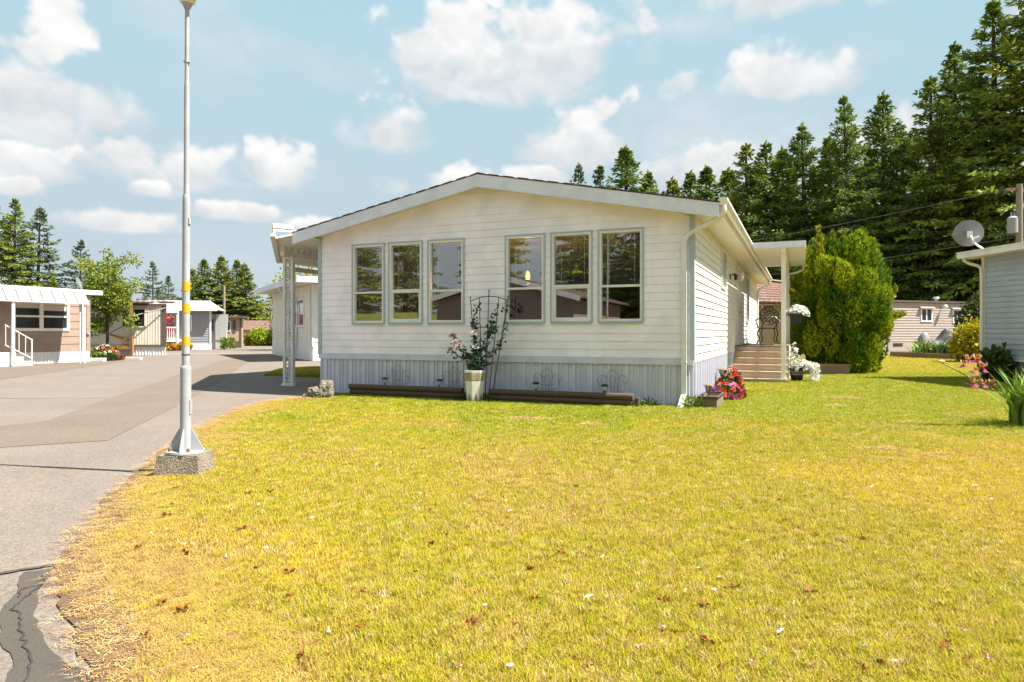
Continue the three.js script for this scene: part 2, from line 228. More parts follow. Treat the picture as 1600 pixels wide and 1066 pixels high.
// grass: little tufts, instanced
function inside(pts, x, z) { let c = false; for (let i = 0, j = pts.length - 1; i < pts.length; j = i++) { const [xi, zi] = pts[i], [xj, zj] = pts[j]; if ((zi > z) !== (zj > z) && x < (xj - xi) * (z - zi) / (zj - zi) + xi) c = !c; } return c; }
function edgeDist(x, z) { let m = 9; for (let i = 0; i < lawnEdge.length - 1; i++) { const [ax, az] = lawnEdge[i], [bx, bz] = lawnEdge[i + 1], dx = bx - ax, dz = bz - az, t = cl(((x - ax) * dx + (z - az) * dz) / (dx * dx + dz * dz)); m = Math.min(m, Math.hypot(x - ax - t * dx, z - az - t * dz)); } return m; }
function tuft(seed, n, h, spread, w, bend) {
  const r = rng(seed), p = [];
  for (let k = 0; k < n; k++) {
    const a = r() * 6.283, q = Math.sqrt(r()) * spread, x = Math.cos(a) * q, z = Math.sin(a) * q, b = r() * 6.283, hh = h * (0.45 + 0.75 * r()), lean = bend * (0.35 + r()) * hh, ww = w * (0.7 + 0.6 * r());
    const dx = Math.cos(b), dz = Math.sin(b), sx = -dz * ww / 2, sz = dx * ww / 2, mx = x + dx * lean * 0.35, mz = z + dz * lean * 0.35, my = hh * 0.62, tx = x + dx * lean, tz = z + dz * lean, ty = hh;
    p.push(x - sx, -0.004, z - sz, x + sx, -0.004, z + sz, mx + sx * 0.8, my, mz + sz * 0.8, x - sx, -0.004, z - sz, mx + sx * 0.8, my, mz + sz * 0.8, mx - sx * 0.8, my, mz - sz * 0.8, mx - sx * 0.8, my, mz - sz * 0.8, mx + sx * 0.8, my, mz + sz * 0.8, tx, ty, tz);
  }
  const g = new THREE.BufferGeometry(); g.setAttribute('position', new THREE.Float32BufferAttribute(p, 3)); g.computeVertexNormals(); g.setAttribute('uv', new THREE.Float32BufferAttribute(new Float32Array(p.length / 3 * 2), 2)); return g;
}
const grassMat = mat(1, 1, 1, { phys: 1, roughness: 0.8, specularIntensity: 0.32, transmission: 0.35, thickness: 0, side: THREE.DoubleSide });
const GREEN = [0.275, 0.32, 0.003], YELLOW = [0.54, 0.415, 0.02], STRAW = [0.49, 0.335, 0.115], BROWN = [0.30, 0.14, 0.045];
{
  const lots = [[], [], []], r = rng(2024);
  const hLeft = (x, z) => { const dx = x - HR[0], dz = z - HR[1]; return [dx * HC + dz * HS, -dx * HS + dz * HC]; };   // to house frame
  function scatter(x0, x1, z0, z1, perM2, size, pts) {
    const n = Math.round((x1 - x0) * (z1 - z0) * perM2 * 1.75);
    for (let i = 0; i < n; i++) {
      const x = rr(x0, x1, r), z = rr(z0, z1, r), D = -z;
      if (Math.abs(x) > 0.86 * D + 1.8) continue;
      if (D < 0.6 || !inside(pts, x, z)) continue;
      const [lx, lz] = hLeft(x, z);
      if (lx > -7.25 && lx < 0 && lz < -0.05) continue;
      if (lx > -0.1 && lx < 1.35 && lz < -6 && lz > -10.4) continue;
      const e = pts === lawnPts ? edgeDist(x, z) : 2;
      const a = fbm(x * 0.55 + 3, z * 0.55 + 8, 4), b = fbm(x * 2.3 + 31, z * 2.3, 3), c = vn(x * 9, z * 9);
      // dry along the lane, greener toward the house and in patches
      let dry = ss(0.9, 0.15, e + (b - 0.5) * 0.7) * 0.95;
      let yel = ss(0.40, 0.66, a + (b - 0.5) * 0.35) * 0.75 + ss(10, 5, D + (a - 0.5) * 4) * 0.55;
      const lush = ss(2.6, 0.8, lz) * ss(-0.6, -0.2, lz) * 0.9; yel *= 1 - lush * 0.7;
      if (lz < -0.5 && D < 20.5) yel *= 0.3;
      yel *= mix(1, 0.6, ss(7, 11, D + (a - 0.5) * 5) * ss(21, 19, D));
      if (D > 19.5) yel = Math.max(yel, 0.5);
      yel = cl(yel + (c - 0.5) * 0.3); 
      if (r() < ss(0.32, 0.04, e + (b - 0.5) * 0.36) * 0.93) continue;
      let col = lerp3(GREEN, YELLOW, cl(yel + (r() - 0.5) * 0.35));
      const pale = ss(0.50, 0.72, fbm(x * 1.1 + 60, z * 1.4 + 7, 4));
      if (r() < 0.05 + 0.17 * ss(10, 6, D) + yel * 0.10 + pale * 0.38 * ss(13, 7, D) + dry * 0.5) col = lerp3(STRAW, YELLOW, r() * 0.5);
      if (r() < 0.015 + dry * 0.18) col = lerp3(BROWN, STRAW, r() * 0.7);
      if (r() < 0.05 && dry < 0.4) col = [0.62, 0.52, 0.29];
      const f = 0.82 + 0.36 * r(), k = size * (0.75 + 0.5 * r()) * (1 - dry * 0.35) * (1 + lush * 0.2);
      lots[dry > 0.45 || r() < 0.12 ? 2 : r() < 0.5 ? 0 : 1].push([x, z, r() * 6.283, k, [col[0] * f, col[1] * f, col[2] * f]]);
    }
  }
  scatter(-1.5, 3.6, -2.0, -0.6, 900, 1.0, lawnPts);
  scatter(-2.6, 5.0, -3.6, -2.0, 2300, 0.85, lawnPts);
  scatter(-3.4, 6.8, -5.6, -3.6, 1700, 0.9, lawnPts);
  scatter(-4.0, 9.6, -8.8, -5.6, 1050, 1.0, lawnPts);
  scatter(-4.5, 13.5, -13.4, -8.8, 620, 1.15, lawnPts);
  scatter(1, 18, -22, -13.4, 330, 1.45, lawnPts);
  scatter(8, 27, -35, -22, 130, 2.0, lawnPts);
  scatter(-7.6, -3, -24.4, -18, 260, 2.0, stripPts);
  const kinds = [['lawn_grass', 'short yellow green lawn grass spreading in front of the white home', tuft(11, 13, 0.027, 0.030, 0.0030, 1.05)], ['lawn_grass', 'upright mown grass blades all over the lawn', tuft(12, 14, 0.031, 0.034, 0.0028, 0.95)], ['dry_grass', 'dry straw coloured grass along the lane edge and in lawn patches', tuft(13, 15, 0.022, 0.044, 0.0030, 2.0)]];
  const m4 = new THREE.Matrix4(), q = new THREE.Quaternion(), up = V(0, 1, 0), col = new THREE.Color();
  kinds.forEach(([name, label, g], k) => {
    const im = new THREE.InstancedMesh(g, grassMat, lots[k].length); im.name = numbered(name); im.castShadow = im.receiveShadow = true;
    lots[k].forEach(([x, z, a, s, c], i) => { m4.compose(V(x, 0.001, z), q.setFromAxisAngle(up, a), V(s, s, s)); im.setMatrixAt(i, m4); im.setColorAt(i, col.setRGB(...c)); });
    scene.add(im); stuff(im, label, 'grass');
  });
  console.log('grass', lots.map((l) => l.length).join(' '));
}

{ // dry needles and straw strewn along the lane edge and out on the asphalt
  const r = rng(555), g = (() => { const p = [], q = rng(3); for (let k = 0; k < 12; k++) { const x = rr(-0.04, 0.04, q), z = rr(-0.04, 0.04, q), a = q() * 6.283, l = rr(0.012, 0.04, q), w = 0.0016, y = rr(0.001, 0.008, q), dx = Math.cos(a) * l, dz = Math.sin(a) * l, sx = -Math.sin(a) * w, sz = Math.cos(a) * w; p.push(x - sx, y, z - sz, x + sx, y, z + sz, x + dx, y + rr(0, 0.006, q), z + dz); } const b = new THREE.BufferGeometry(); b.setAttribute('position', new THREE.Float32BufferAttribute(p, 3)); b.computeVertexNormals(); b.setAttribute('uv', new THREE.Float32BufferAttribute(new Float32Array(p.length / 3 * 2), 2)); return b; })();
  const list = []; for (let i = 0; i < 90000 && list.length < 15000; i++) { const x = rr(-4.8, -0.4, r), z = rr(-12.8, -2.0, r), e = edgeDist(x, z), inn = inside(lawnPts, x, z); const lim = inn ? 0.85 : 0.06 + 0.17 * fbm(x * 3, z * 3, 3); if (e > lim || r() > (inn ? 0.9 : 0.55) * Math.pow(1 - e / lim, 0.7) * (0.35 + 0.9 * fbm(x * 2.4 + 5, z * 2.4, 3))) continue; list.push([x, z, inn || e < 0.09 ? -0.001 : -0.010]); }
  const im = new THREE.InstancedMesh(g, mat(1, 1, 1, { roughness: 0.9, side: THREE.DoubleSide }), list.length), m4 = new THREE.Matrix4(), q = new THREE.Quaternion(), c = new THREE.Color(); im.name = 'needle_litter'; im.castShadow = im.receiveShadow = true;
  list.forEach(([x, z, y], i) => { const s = rr(0.6, 1.15, r), t = r(); m4.compose(V(x, y, z), q.setFromAxisAngle(V(0, 1, 0), r() * 6.283), V(s, s, s)); im.setMatrixAt(i, m4); const k = t < 0.45 ? lerp3([0.22, 0.10, 0.035], [0.36, 0.2, 0.07], r()) : lerp3([0.42, 0.28, 0.1], [0.56, 0.4, 0.16], r()); im.setColorAt(i, c.setRGB(...k)); });
  scene.add(im); stuff(im, 'dry brown needles and straw strewn along the lane edge', 'litter'); console.log('litter', list.length);
}

// ================================================================ shared house pieces
// lapped boards on the plane z = 0 (facing +z); clip(y) gives the wall's [left, right] at that height; holes are [x0, x1, y0, y1]
function boards(part, m, clip, y0, y1, step, holes = [], proud = 0.02, name = 'siding_board') {
  for (let y = y0; y < y1 - 0.01; y += step) {
    const yt = Math.min(y + step, y1);
    const cuts = [y, yt]; for (const h of holes) for (const c of [h[2], h[3]]) if (c > y + 0.004 && c < yt - 0.004) cuts.push(c);
    cuts.sort((a, b) => a - b);
    for (let k = 0; k < cuts.length - 1; k++) {
      const a = cuts[k], b = cuts[k + 1], mid = (a + b) / 2, [al, ar] = clip(a), [bl, br] = clip(b);
      if (br - bl < 0.02 && ar - al < 0.02) continue;
      const hs = holes.filter((h) => h[2] < mid && h[3] > mid).sort((p, q) => p[0] - q[0]);
      const xs = [[null, hs.length ? hs[0][0] : null]]; hs.forEach((h, i) => xs.push([h[1], i + 1 < hs.length ? hs[i + 1][0] : null]));
      const fa = (y + step - a) / step, fb = (y + step - b) / step, za = 0.004 + proud * fa, zb = 0.004 + proud * fb;
      for (const [p, q] of xs) {
        const ax0 = p ?? al, ax1 = q ?? ar, bx0 = p ?? bl, bx1 = q ?? br; if (ax1 - ax0 < 0.004 || bx1 - bx0 < 0.004) continue;
        const put = (s0, s1, t0, t1, dz) => mesh(name, hexa([[s0, a, za + dz], [s1, a, za + dz], [s1, a, 0], [s0, a, 0], [t0, b, zb + dz], [t1, b, zb + dz], [t1, b, 0], [t0, b, 0]]), m, part);
        if (ax1 - ax0 > 4.5 && bx1 - bx0 > 4.5) { const c = mix(Math.max(ax0, bx0), Math.min(ax1, bx1), 0.25 + 0.5 * h2(Math.round(a * 97), 5)); put(ax0, c - 0.001, bx0, c - 0.001, 0); put(c + 0.001, ax1, c + 0.001, bx1, 0.0015); } else put(ax0, ax1, bx0, bx1, 0);
      }
    }
  }
}
function wallShape(pts, holes, depth) {                         // extruded backwards from z = 0
  const s = new THREE.Shape(pts.map((p) => new THREE.Vector2(...p)));
  for (const [a, b, c, d] of holes) s.holes.push(new THREE.Path([[a, c], [b, c], [b, d], [a, d]].map((p) => new THREE.Vector2(...p))));
  const g = new THREE.ExtrudeGeometry(s, { depth, bevelEnabled: false }); g.translate(0, 0, -depth); return g;
}
const frameBars = (x0, x1, y0, y1, w, z0, z1) => [box(x0, x1, y0, y0 + w, z0, z1), box(x0, x1, y1 - w, y1, z0, z1), box(x0, x0 + w, y0 + w, y1 - w, z0, z1), box(x1 - w, x1, y0 + w, y1 - w, z0, z1)];
// ribbed metal panels on z = 0
function ribPanels(parent, m, x0, x1, y0, y1, width = 0.61, pitch = 0.102, name = 'skirting_panel', p = 0.026) {
  const n = Math.max(1, Math.round((x1 - x0) / width)), w = (x1 - x0) / n, gs = [];
  gs.push(box(0.001, w - 0.001, y0, y1, -0.012, 0));
  let k = 0; for (let x = 0.02; x < w - 0.05; x += pitch, k++) { const ww = k % 3 === 1 ? 0.062 : 0.034; gs.push(hexa([[x, y0, 0], [x + ww, y0, 0], [x + ww, y0, -0.004], [x, y0, -0.004], [x, y1, 0], [x + ww, y1, 0], [x + ww, y1, -0.004], [x, y1, -0.004]].map((q, i) => (i === 0 || i === 4 ? [q[0] + 0.008, q[1], p] : i === 1 || i === 5 ? [q[0] - 0.008, q[1], p] : q)))); }
  const g = join(gs);
  for (let i = 0; i < n; i++) shared(name, g, m, parent, [x0 + i * w, 0, (i % 2) * 0.003]);
}

// ================================================================ the white home
{
  const W = 7.315, LEN = 16.45, RX = -W / 2, RISE = 0.196, EAVE = 3.10;
  const house = thing('mobile_home', 'white double wide home with six front windows and grey skirting', 'house', [HR[0], 0, HR[1]], TH);
  const top = (x) => EAVE + RISE * (W / 2 - Math.abs(x - RX));
  const wins = [[-1.552, -0.786], [-2.395, -1.652], [-3.25, -2.5], [-4.825, -4.064], [-5.682, -4.935], [-6.523, -5.774]];
  const holes = wins.map(([a, b]) => [a, b, 1.36, 2.91]);
  // front wall
  const front = sub('front_wall', house);
  mesh('wall_core', wallShape([[-W, 0.7], [0, 0.7], [0, EAVE + 0.0], [RX, EAVE + RISE * W / 2], [-W, EAVE]], holes.map(([a, b, c, d]) => [a + 0.02, b - 0.02, c + 0.02, d - 0.02]), 0.1), M.white, front).position.z = -0.003;
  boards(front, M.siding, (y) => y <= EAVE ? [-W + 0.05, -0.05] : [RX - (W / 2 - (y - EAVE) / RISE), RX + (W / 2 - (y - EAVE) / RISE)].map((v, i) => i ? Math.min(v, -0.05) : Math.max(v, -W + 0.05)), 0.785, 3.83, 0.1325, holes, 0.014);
  mesh('rim_band', [box(-W - 0.012, 0.014, 0.682, 0.785, -0.02, 0.03), box(-W - 0.012, 0.014, 0.672, 0.682, -0.02, 0.04)], M.skirt, house);
  for (const [a, b] of [[-W - 0.026, -W + 0.05], [-0.05, 0.026]]) mesh('corner_trim', [box(a, b, 0.76, EAVE + 0.0, -0.001, 0.034), a < -1 ? box(a, a + 0.03, 0.76, EAVE, -0.09, -0.001) : box(b - 0.03, b, 0.76, EAVE, -0.09, -0.001)], M.trim, house);
  ribPanels(sub('front_skirting', house, [0, 0, -0.01]), M.skirt, -W, 0, 0.0, 0.68);
  // windows
  wins.forEach(([a, b], i) => {
    const w = sub('window', house), odd = i === 1 || i === 4, y0 = 1.36, y1 = 2.91, ym = odd ? 1.99 : 1.965;
    mesh('trim', frameBars(a - 0.004, b + 0.004, y0 - 0.004, y1 + 0.004, 0.026, 0.0, 0.036), M.trim, w);
    mesh('frame', [...frameBars(a + 0.021, b - 0.021, y0 + 0.021, y1 - 0.021, 0.037, -0.05, 0.026), box(a + 0.028, b - 0.028, ym - 0.018, ym + 0.018, -0.05, 0.02), ...(odd ? frameBars(a + 0.058, b - 0.058, y0 + 0.058, ym - 0.018, 0.03, -0.03, 0.012) : [])], M.whiteMetal, w);
    const k = odd ? 0.03 : 0;
    mesh('pane', box(a + 0.056 + k, b - 0.056 - k, y0 + 0.056 + k, ym - 0.016 - k, -0.013, -0.010), M.glass, w).material = M.glass;
    mesh('pane', box(a + 0.056, b - 0.056, ym + 0.016, y1 - 0.056, -0.033, -0.030), M.glass, w);
    const sl = [], lo = [2.0, 1.98, 1.97, 1.97, 2.02, 1.97][i];
    for (let y = lo; y < y1 - 0.07; y += 0.0215) sl.push(box(a + 0.065, b - 0.065, y, y + 0.0012, -0.106, -0.082));
    for (const t of [0.22, 0.78]) sl.push(box(mix(a, b, t) - 0.003, mix(a, b, t) + 0.003, lo, y1 - 0.06, -0.08, -0.077));
    sl.push(box(a + 0.06, b - 0.06, y1 - 0.075, y1 - 0.05, -0.109, -0.077), box(a + 0.065, b - 0.065, lo - 0.02, lo - 0.004, -0.1, -0.082));
    mesh('window_blind', sl, M.blind, w);
    mesh('sill', box(a + 0.01, b - 0.01, y0 - 0.016, y0 + 0.002, 0.03, 0.05), M.trim, w);
  });
  // small things seen in the windows
  mesh('window_sticker', box(-5.06, -4.98, 1.49, 1.57, -0.009, -0.006), mat(0.02, 0.06, 0.3), house).userData.label = 'small blue sticker in a lower window pane';
  // right side wall
  const side = sub('side_wall', house, [0, 0, 0], Math.PI / 2);   // local x runs back along the wall (negative world depth -> -z)
  const sh = [[3.9, 4.8, 2.15, 2.96], [7.9, 8.82, 0.9, 2.96], [10.9, 11.9, 1.5, 2.9]];
  mesh('wall_core', wallShape([[0, 0.7], [LEN, 0.7], [LEN, EAVE], [0, EAVE]], sh, 0.1), M.white, side).position.z = -0.003;
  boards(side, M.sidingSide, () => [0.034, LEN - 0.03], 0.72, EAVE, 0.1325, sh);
  ribPanels(sub('side_skirting', house, [0, 0, 0], Math.PI / 2), M.skirt, 0.02, LEN, 0, 0.725);
  {
    const w = sub('window', house, [0, 0, 0], Math.PI / 2), [a, b, c, d] = sh[0];
    mesh('frame', [...frameBars(a - 0.02, b + 0.02, c - 0.02, d + 0.02, 0.05, -0.04, 0.05), box((a + b) / 2 - 0.02, (a + b) / 2 + 0.02, c, d, -0.03, 0.03)], M.whiteMetal, w);
    mesh('pane', box(a + 0.03, b - 0.03, c + 0.03, d - 0.03, -0.02, -0.016), M.darkGlass, w);
    const w2 = sub('window', house, [0, 0, 0], Math.PI / 2), [e, f, g, h] = sh[2];
    mesh('frame', frameBars(e - 0.02, f + 0.02, g - 0.02, h + 0.02, 0.05, -0.04, 0.05), M.whiteMetal, w2);
    mesh('pane', box(e + 0.03, f - 0.03, g + 0.03, h - 0.03, -0.02, -0.016), M.darkGlass, w2);
    const dr = sub('door', house, [0, 0, 0], Math.PI / 2), [p, q, r0, r1] = sh[1];
    mesh('door_frame', frameBars(p - 0.05, q + 0.05, r0 - 0.05, r1 + 0.05, 0.07, -0.06, 0.055), M.whiteMetal, dr);
    mesh('door_leaf', [box(p + 0.02, q - 0.02, r0 + 0.02, r1 - 0.02, -0.05, -0.02), ...frameBars(p + 0.14, q - 0.14, 1.25, 2.8, 0.05, -0.02, 0.0)], M.white, dr);
    mesh('door_glass', [box(p + 0.19, q - 0.19, 1.3, 2.0, -0.019, -0.012), box(p + 0.19, q - 0.19, 2.06, 2.75, -0.019, -0.012)], M.darkGlass, dr);
    mesh('handle', [bar([q - 0.09, 1.75, -0.02], [q - 0.09, 1.75, 0.05], 0.014), bar([q - 0.09, 1.75, 0.05], [q - 0.17, 1.75, 0.05], 0.012)], M.iron, dr);
  }
  // other walls
  mesh('left_wall', box(-W, -W + 0.1, 0.0, EAVE, -LEN, -0.11), M.white, house);
  mesh('rear_wall', wallShape([[-W, 0], [0, 0], [0, EAVE], [RX, EAVE + RISE * W / 2], [-W, EAVE]], [], 0.1), M.white, house).position.z = -LEN + 0.1;
  // room behind the front windows
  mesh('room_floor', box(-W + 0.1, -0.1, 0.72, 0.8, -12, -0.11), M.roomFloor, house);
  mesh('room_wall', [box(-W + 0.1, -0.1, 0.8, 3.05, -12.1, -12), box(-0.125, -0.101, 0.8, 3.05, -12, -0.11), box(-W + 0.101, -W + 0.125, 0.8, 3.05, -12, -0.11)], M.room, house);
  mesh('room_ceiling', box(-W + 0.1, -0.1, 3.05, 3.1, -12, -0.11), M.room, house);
  // roof: decking, shingle courses, fascia, soffits
  const roof = sub('roof', house), OV = 0.31, GE = 0.43, y = (x) => EAVE + 0.16 + RISE * (W / 2 - Math.abs(x - RX));
  for (const s of [-1, 1]) {
    const xe = s > 0 ? GE : -W - GE;
    const q = (x, dy, z) => [x, y(x) + dy, z];
    const slab = (xa, xb, d0, d1, z0, z1) => { const [l, r] = xa < xb ? [xa, xb] : [xb, xa]; return hexa([q(l, d0, z1), q(r, d0, z1), q(r, d0, z0), q(l, d0, z0), q(l, d1, z1), q(r, d1, z1), q(r, d1, z0), q(l, d1, z0)]); };
    mesh('roof_deck', slab(xe, RX, -0.04, 0.0, -LEN - OV, OV - 0.03), M.white, roof);
    const n = 30; for (let i = 0; i < n; i++) { const a = mix(xe + s * 0.02, RX, i / n), b = mix(xe + s * 0.02, RX, (i + 1.35) / n); const lift = 0.002 + 0.010 * (i % 2) + 0.004 * rnd(); mesh('shingle_course', slab(a, Math.abs(b - xe) > Math.abs(RX - xe) ? RX : b, 0.002 + lift * 0.3, 0.012 + lift, -LEN - OV - 0.01, OV + 0.004 + 0.012 * rnd()), M.roof, roof); }
    mesh('fascia_board', slab(xe, RX, -0.215, -0.003, OV - 0.03, OV), M.fascia, roof);
    mesh('fascia_lip', slab(xe, RX, -0.225, -0.205, OV - 0.025, OV + 0.008), M.fascia, roof);
    mesh('rake_soffit', slab(s > 0 ? 0.03 : -W - 0.03, RX, -0.165, -0.150, 0.0, OV - 0.03), M.soffit, roof);
    mesh('eave_soffit', s > 0 ? box(0.0, GE, 3.055, 3.07, -LEN - OV, OV - 0.031) : box(-W - GE, -W, 3.055, 3.07, -LEN - OV, OV - 0.031), M.soffit, roof);
    if (s > 0) mesh('eave_fascia', box(GE - 0.02, GE, 3.05, 3.235, -LEN - OV, OV - 0.031), M.cream, roof); else mesh('eave_fascia', box(-W - GE, -W - GE + 0.02, 3.05, 3.235, -LEN - OV, OV - 0.031), M.cream, roof);
  }
  mesh('ridge_cap', hexa([[RX - 0.12, y(RX) - 0.002, OV], [RX + 0.12, y(RX) - 0.002, OV], [RX + 0.12, y(RX) - 0.002, -LEN - OV], [RX - 0.12, y(RX) - 0.002, -LEN - OV], [RX - 0.02, y(RX) + 0.03, OV], [RX + 0.02, y(RX) + 0.03, OV], [RX + 0.02, y(RX) + 0.03, -LEN - OV], [RX - 0.02, y(RX) + 0.03, -LEN - OV]]), M.roof, roof);
  // gutter on the right eave: a K profile swept back
  {
    const pr = [[0, 0.115], [0, 0], [0.075, 0], [0.085, 0.035], [0.12, 0.075], [0.12, 0.115], [0.108, 0.115], [0.108, 0.08], [0.07, 0.042], [0.062, 0.01], [0.01, 0.01], [0.01, 0.115]];
    const s = new THREE.Shape(pr.map((p) => new THREE.Vector2(...p))), g = new THREE.ExtrudeGeometry(s, { depth: LEN + 2 * OV - 0.02, bevelEnabled: false }); g.translate(GE + 0.001, 3.135, -LEN - OV + 0.01);
    const gt = mesh('gutter', [g, box(GE + 0.002, GE + 0.12, 3.137, 3.25, OV - 0.012, OV - 0.004)], M.cream, house);
    gt.userData.label = 'cream gutter along the right eave';
    const ds = (x, y2, z, x2, y3, z2) => beam([x, y2, z], [x2, y3, z2], 0.075, 0.055);
    const zf = 0.065;
    mesh('downspout', [tube([[GE + 0.06, 3.16, 0.24], [GE + 0.06, 3.06, 0.24], [GE + 0.02, 2.99, 0.22], [0.1, 2.82, 0.12], [-0.06, 2.745, zf], [-0.125, 2.66, zf]], 0.042, 40, 10), box(-0.168, -0.088, 0.20, 2.70, zf - 0.03, zf + 0.03)], M.whiteMetal, house);
    mesh('downspout_band', [box(-0.175, -0.081, 0.70, 0.73, zf - 0.036, zf + 0.036), box(-0.175, -0.081, 2.60, 2.64, zf - 0.036, zf + 0.036)], M.whiteMetal, house);
    mesh('downspout_shoe', hexa([[-0.20, 0.0, zf + 0.30], [-0.11, 0.0, zf + 0.30], [-0.11, 0.03, zf + 0.2], [-0.20, 0.03, zf + 0.2], [-0.168, 0.22, zf + 0.03], [-0.088, 0.22, zf + 0.03], [-0.088, 0.22, zf - 0.03], [-0.168, 0.22, zf - 0.03]]), M.whiteMetal, house);
    mesh('downspout', [tube([[GE + 0.06, 3.15, -LEN + 0.1], [GE + 0.05, 3.02, -LEN + 0.1], [0.1, 2.8, -LEN + 0.05], [0.06, 2.6, -LEN + 0.05], [0.06, 0.1, -LEN + 0.05]], 0.04, 30, 8)], M.whiteMetal, house);
  }
  // pendant lamp lit inside, seen through the fourth window
  {
    const lp = thing('pendant_lamp', 'lit amber pendant lamp inside behind the fourth front window', 'lamp', hp(-3.7, -2.2, 2.28), TH);
    mesh('cord', bar([0, 0.2, 0], [0, 0.771, 0], 0.006), M.black, lp);
    mesh('lamp_shade', lathe([[0.045, 0.03], [0.05, 0.1], [0.035, 0.17], [0.02, 0.2]], 16), mat(0.5, 0.25, 0.06, { emissive: new THREE.Color(1.0, 0.42, 0.08), emissiveIntensity: 1.1, side: THREE.DoubleSide }), lp);
    mesh('bulb', (() => { const g = new THREE.SphereGeometry(0.025, 12, 8); g.translate(0, 0.07, 0); return g; })(), mat(1, 0.8, 0.5, { emissive: new THREE.Color(1, 0.7, 0.35), emissiveIntensity: 3 }), lp);
    const pl = new THREE.PointLight(new THREE.Color(1, 0.62, 0.28), 1.2); pl.position.set(0, -0.06, 0); pl.castShadow = true; lp.add(pl);
  }
  // lanterns on the side wall
  const wl = thing('wall_lantern', 'small black lantern on the white side wall beside the narrow window', 'lantern', hp(0.03, -5.85, 2.45), TH);
  mesh('bracket', [box(-0.012, 0.01, 0.0, 0.12, -0.04, 0.04), bar([0, 0.1, 0], [0.12, 0.14, 0], 0.01)], M.black, wl); mesh('lamp_glass', [lathe([[0.03, 0], [0.05, 0.1], [0.06, 0.12], [0.0, 0.17]], 6).translate(0.12, -0.02, 0)], M.black, wl);
  const w2 = thing('porch_lantern', 'white lantern above the porch door under the eave', 'lantern', hp(0.03, -7.55, 2.62), TH);
  mesh('bracket', [box(-0.012, 0.01, 0.05, 0.2, -0.05, 0.05), bar([0, 0.12, 0], [0.1, 0.05, 0], 0.012)], M.whiteMetal, w2); mesh('lamp_glass', lathe([[0.03, -0.1], [0.06, 0.0], [0.07, 0.1], [0.02, 0.16], [0.0, 0.17]], 8).translate(0.12, 0.0, 0), M.cream, w2);
}

// ================================================================ side porch
{
  const P = thing('side_porch', 'side porch with beige steps, white posts and flat roof', 'porch', [HR[0], 0, HR[1]], TH);
  const hs = [0.1, 0.26, 0.41, 0.56, 0.71], v0 = 5.95, run = 0.25;
  hs.forEach((h, i) => { const y0 = i ? hs[i - 1] - 0.02 : 0; const st = sub('step', P); mesh('riser', box(0.035, 1.27, y0, h - 0.03, -v0 - i * run - run - 0.02, -v0 - i * run), M.step, st); mesh('tread', box(0.03, 1.29, h - 0.03, h, -v0 - i * run - run - 0.02, -v0 - i * run + 0.025), M.step, st); });
  mesh('deck_front', box(0.03, 1.3, 0.6, 0.83, -7.24, -7.2), M.step, P);
  for (let i = 0; i < 9; i++) mesh('deck_board', box(0.035 + i * 0.141, 0.035 + i * 0.141 + 0.135, 0.83, 0.86, -10.3, -7.18), M.timber, P);
  mesh('deck_skirt', box(1.26, 1.3, 0, 0.82, -10.3, -7.2), M.white, P);
  for (const [x, z, y0] of [[1.2, -6.02, 0.1], [1.2, -10.1, 0.0]]) mesh('post', [box(x - 0.05, x + 0.05, y0, 3.1, z - 0.05, z + 0.05), box(x - 0.065, x + 0.065, y0, y0 + 0.04, z - 0.065, z + 0.065)], M.cream, P);
  mesh('handrail', [bar([1.2, 1.05, -6.1], [1.2, 1.75, -7.2], 0.025), bar([1.2, 1.75, -7.2], [1.2, 1.75, -10.1], 0.025), bar([1.2, 0.9, -7.25], [1.2, 1.75, -7.25], 0.02)], M.white, P);
  mesh('curved_rail', tube([[0.55, 1.95, -9.6], [0.57, 1.72, -9.55], [0.7, 1.62, -9.5], [0.9, 1.62, -9.45], [1.02, 1.5, -9.4]], 0.022, 24, 8), M.white, P);
  const r = sub('porch_roof', P);
  mesh('roof_panel', [box(0.56, 1.64, 3.16, 3.2, -10.4, -5.52)], M.whiteMetal, r);
  mesh('roof_soffit', box(0.56, 1.64, 3.12, 3.135, -10.4, -5.53), M.soffit, r);
  mesh('roof_fascia', [box(0.555, 1.66, 3.14, 3.25, -5.525, -5.48), box(0.555, 1.66, 3.115, 3.14, -5.525, -5.49)], M.fascia, r);
  mesh('roof_fascia', [box(1.64, 1.68, 3.1, 3.25, -10.42, -5.526)], M.cream, r);
  mesh('roof_beam', [box(1.14, 1.26, 3.02, 3.119, -10.3, -5.7)], M.cream, r);
  mesh('downspout', tube([[1.64, 3.12, -10.2], [1.63, 3.0, -10.2], [1.4, 2.9, -10.2], [1.24, 2.86, -10.18], [1.25, 2.6, -10.18], [1.25, 0.2, -10.18]], 0.03, 24, 8), M.cream, P);
  mesh('door_mat', box(0.3, 0.9, 0.861, 0.875, -8.6, -7.6), M.black, P);
}
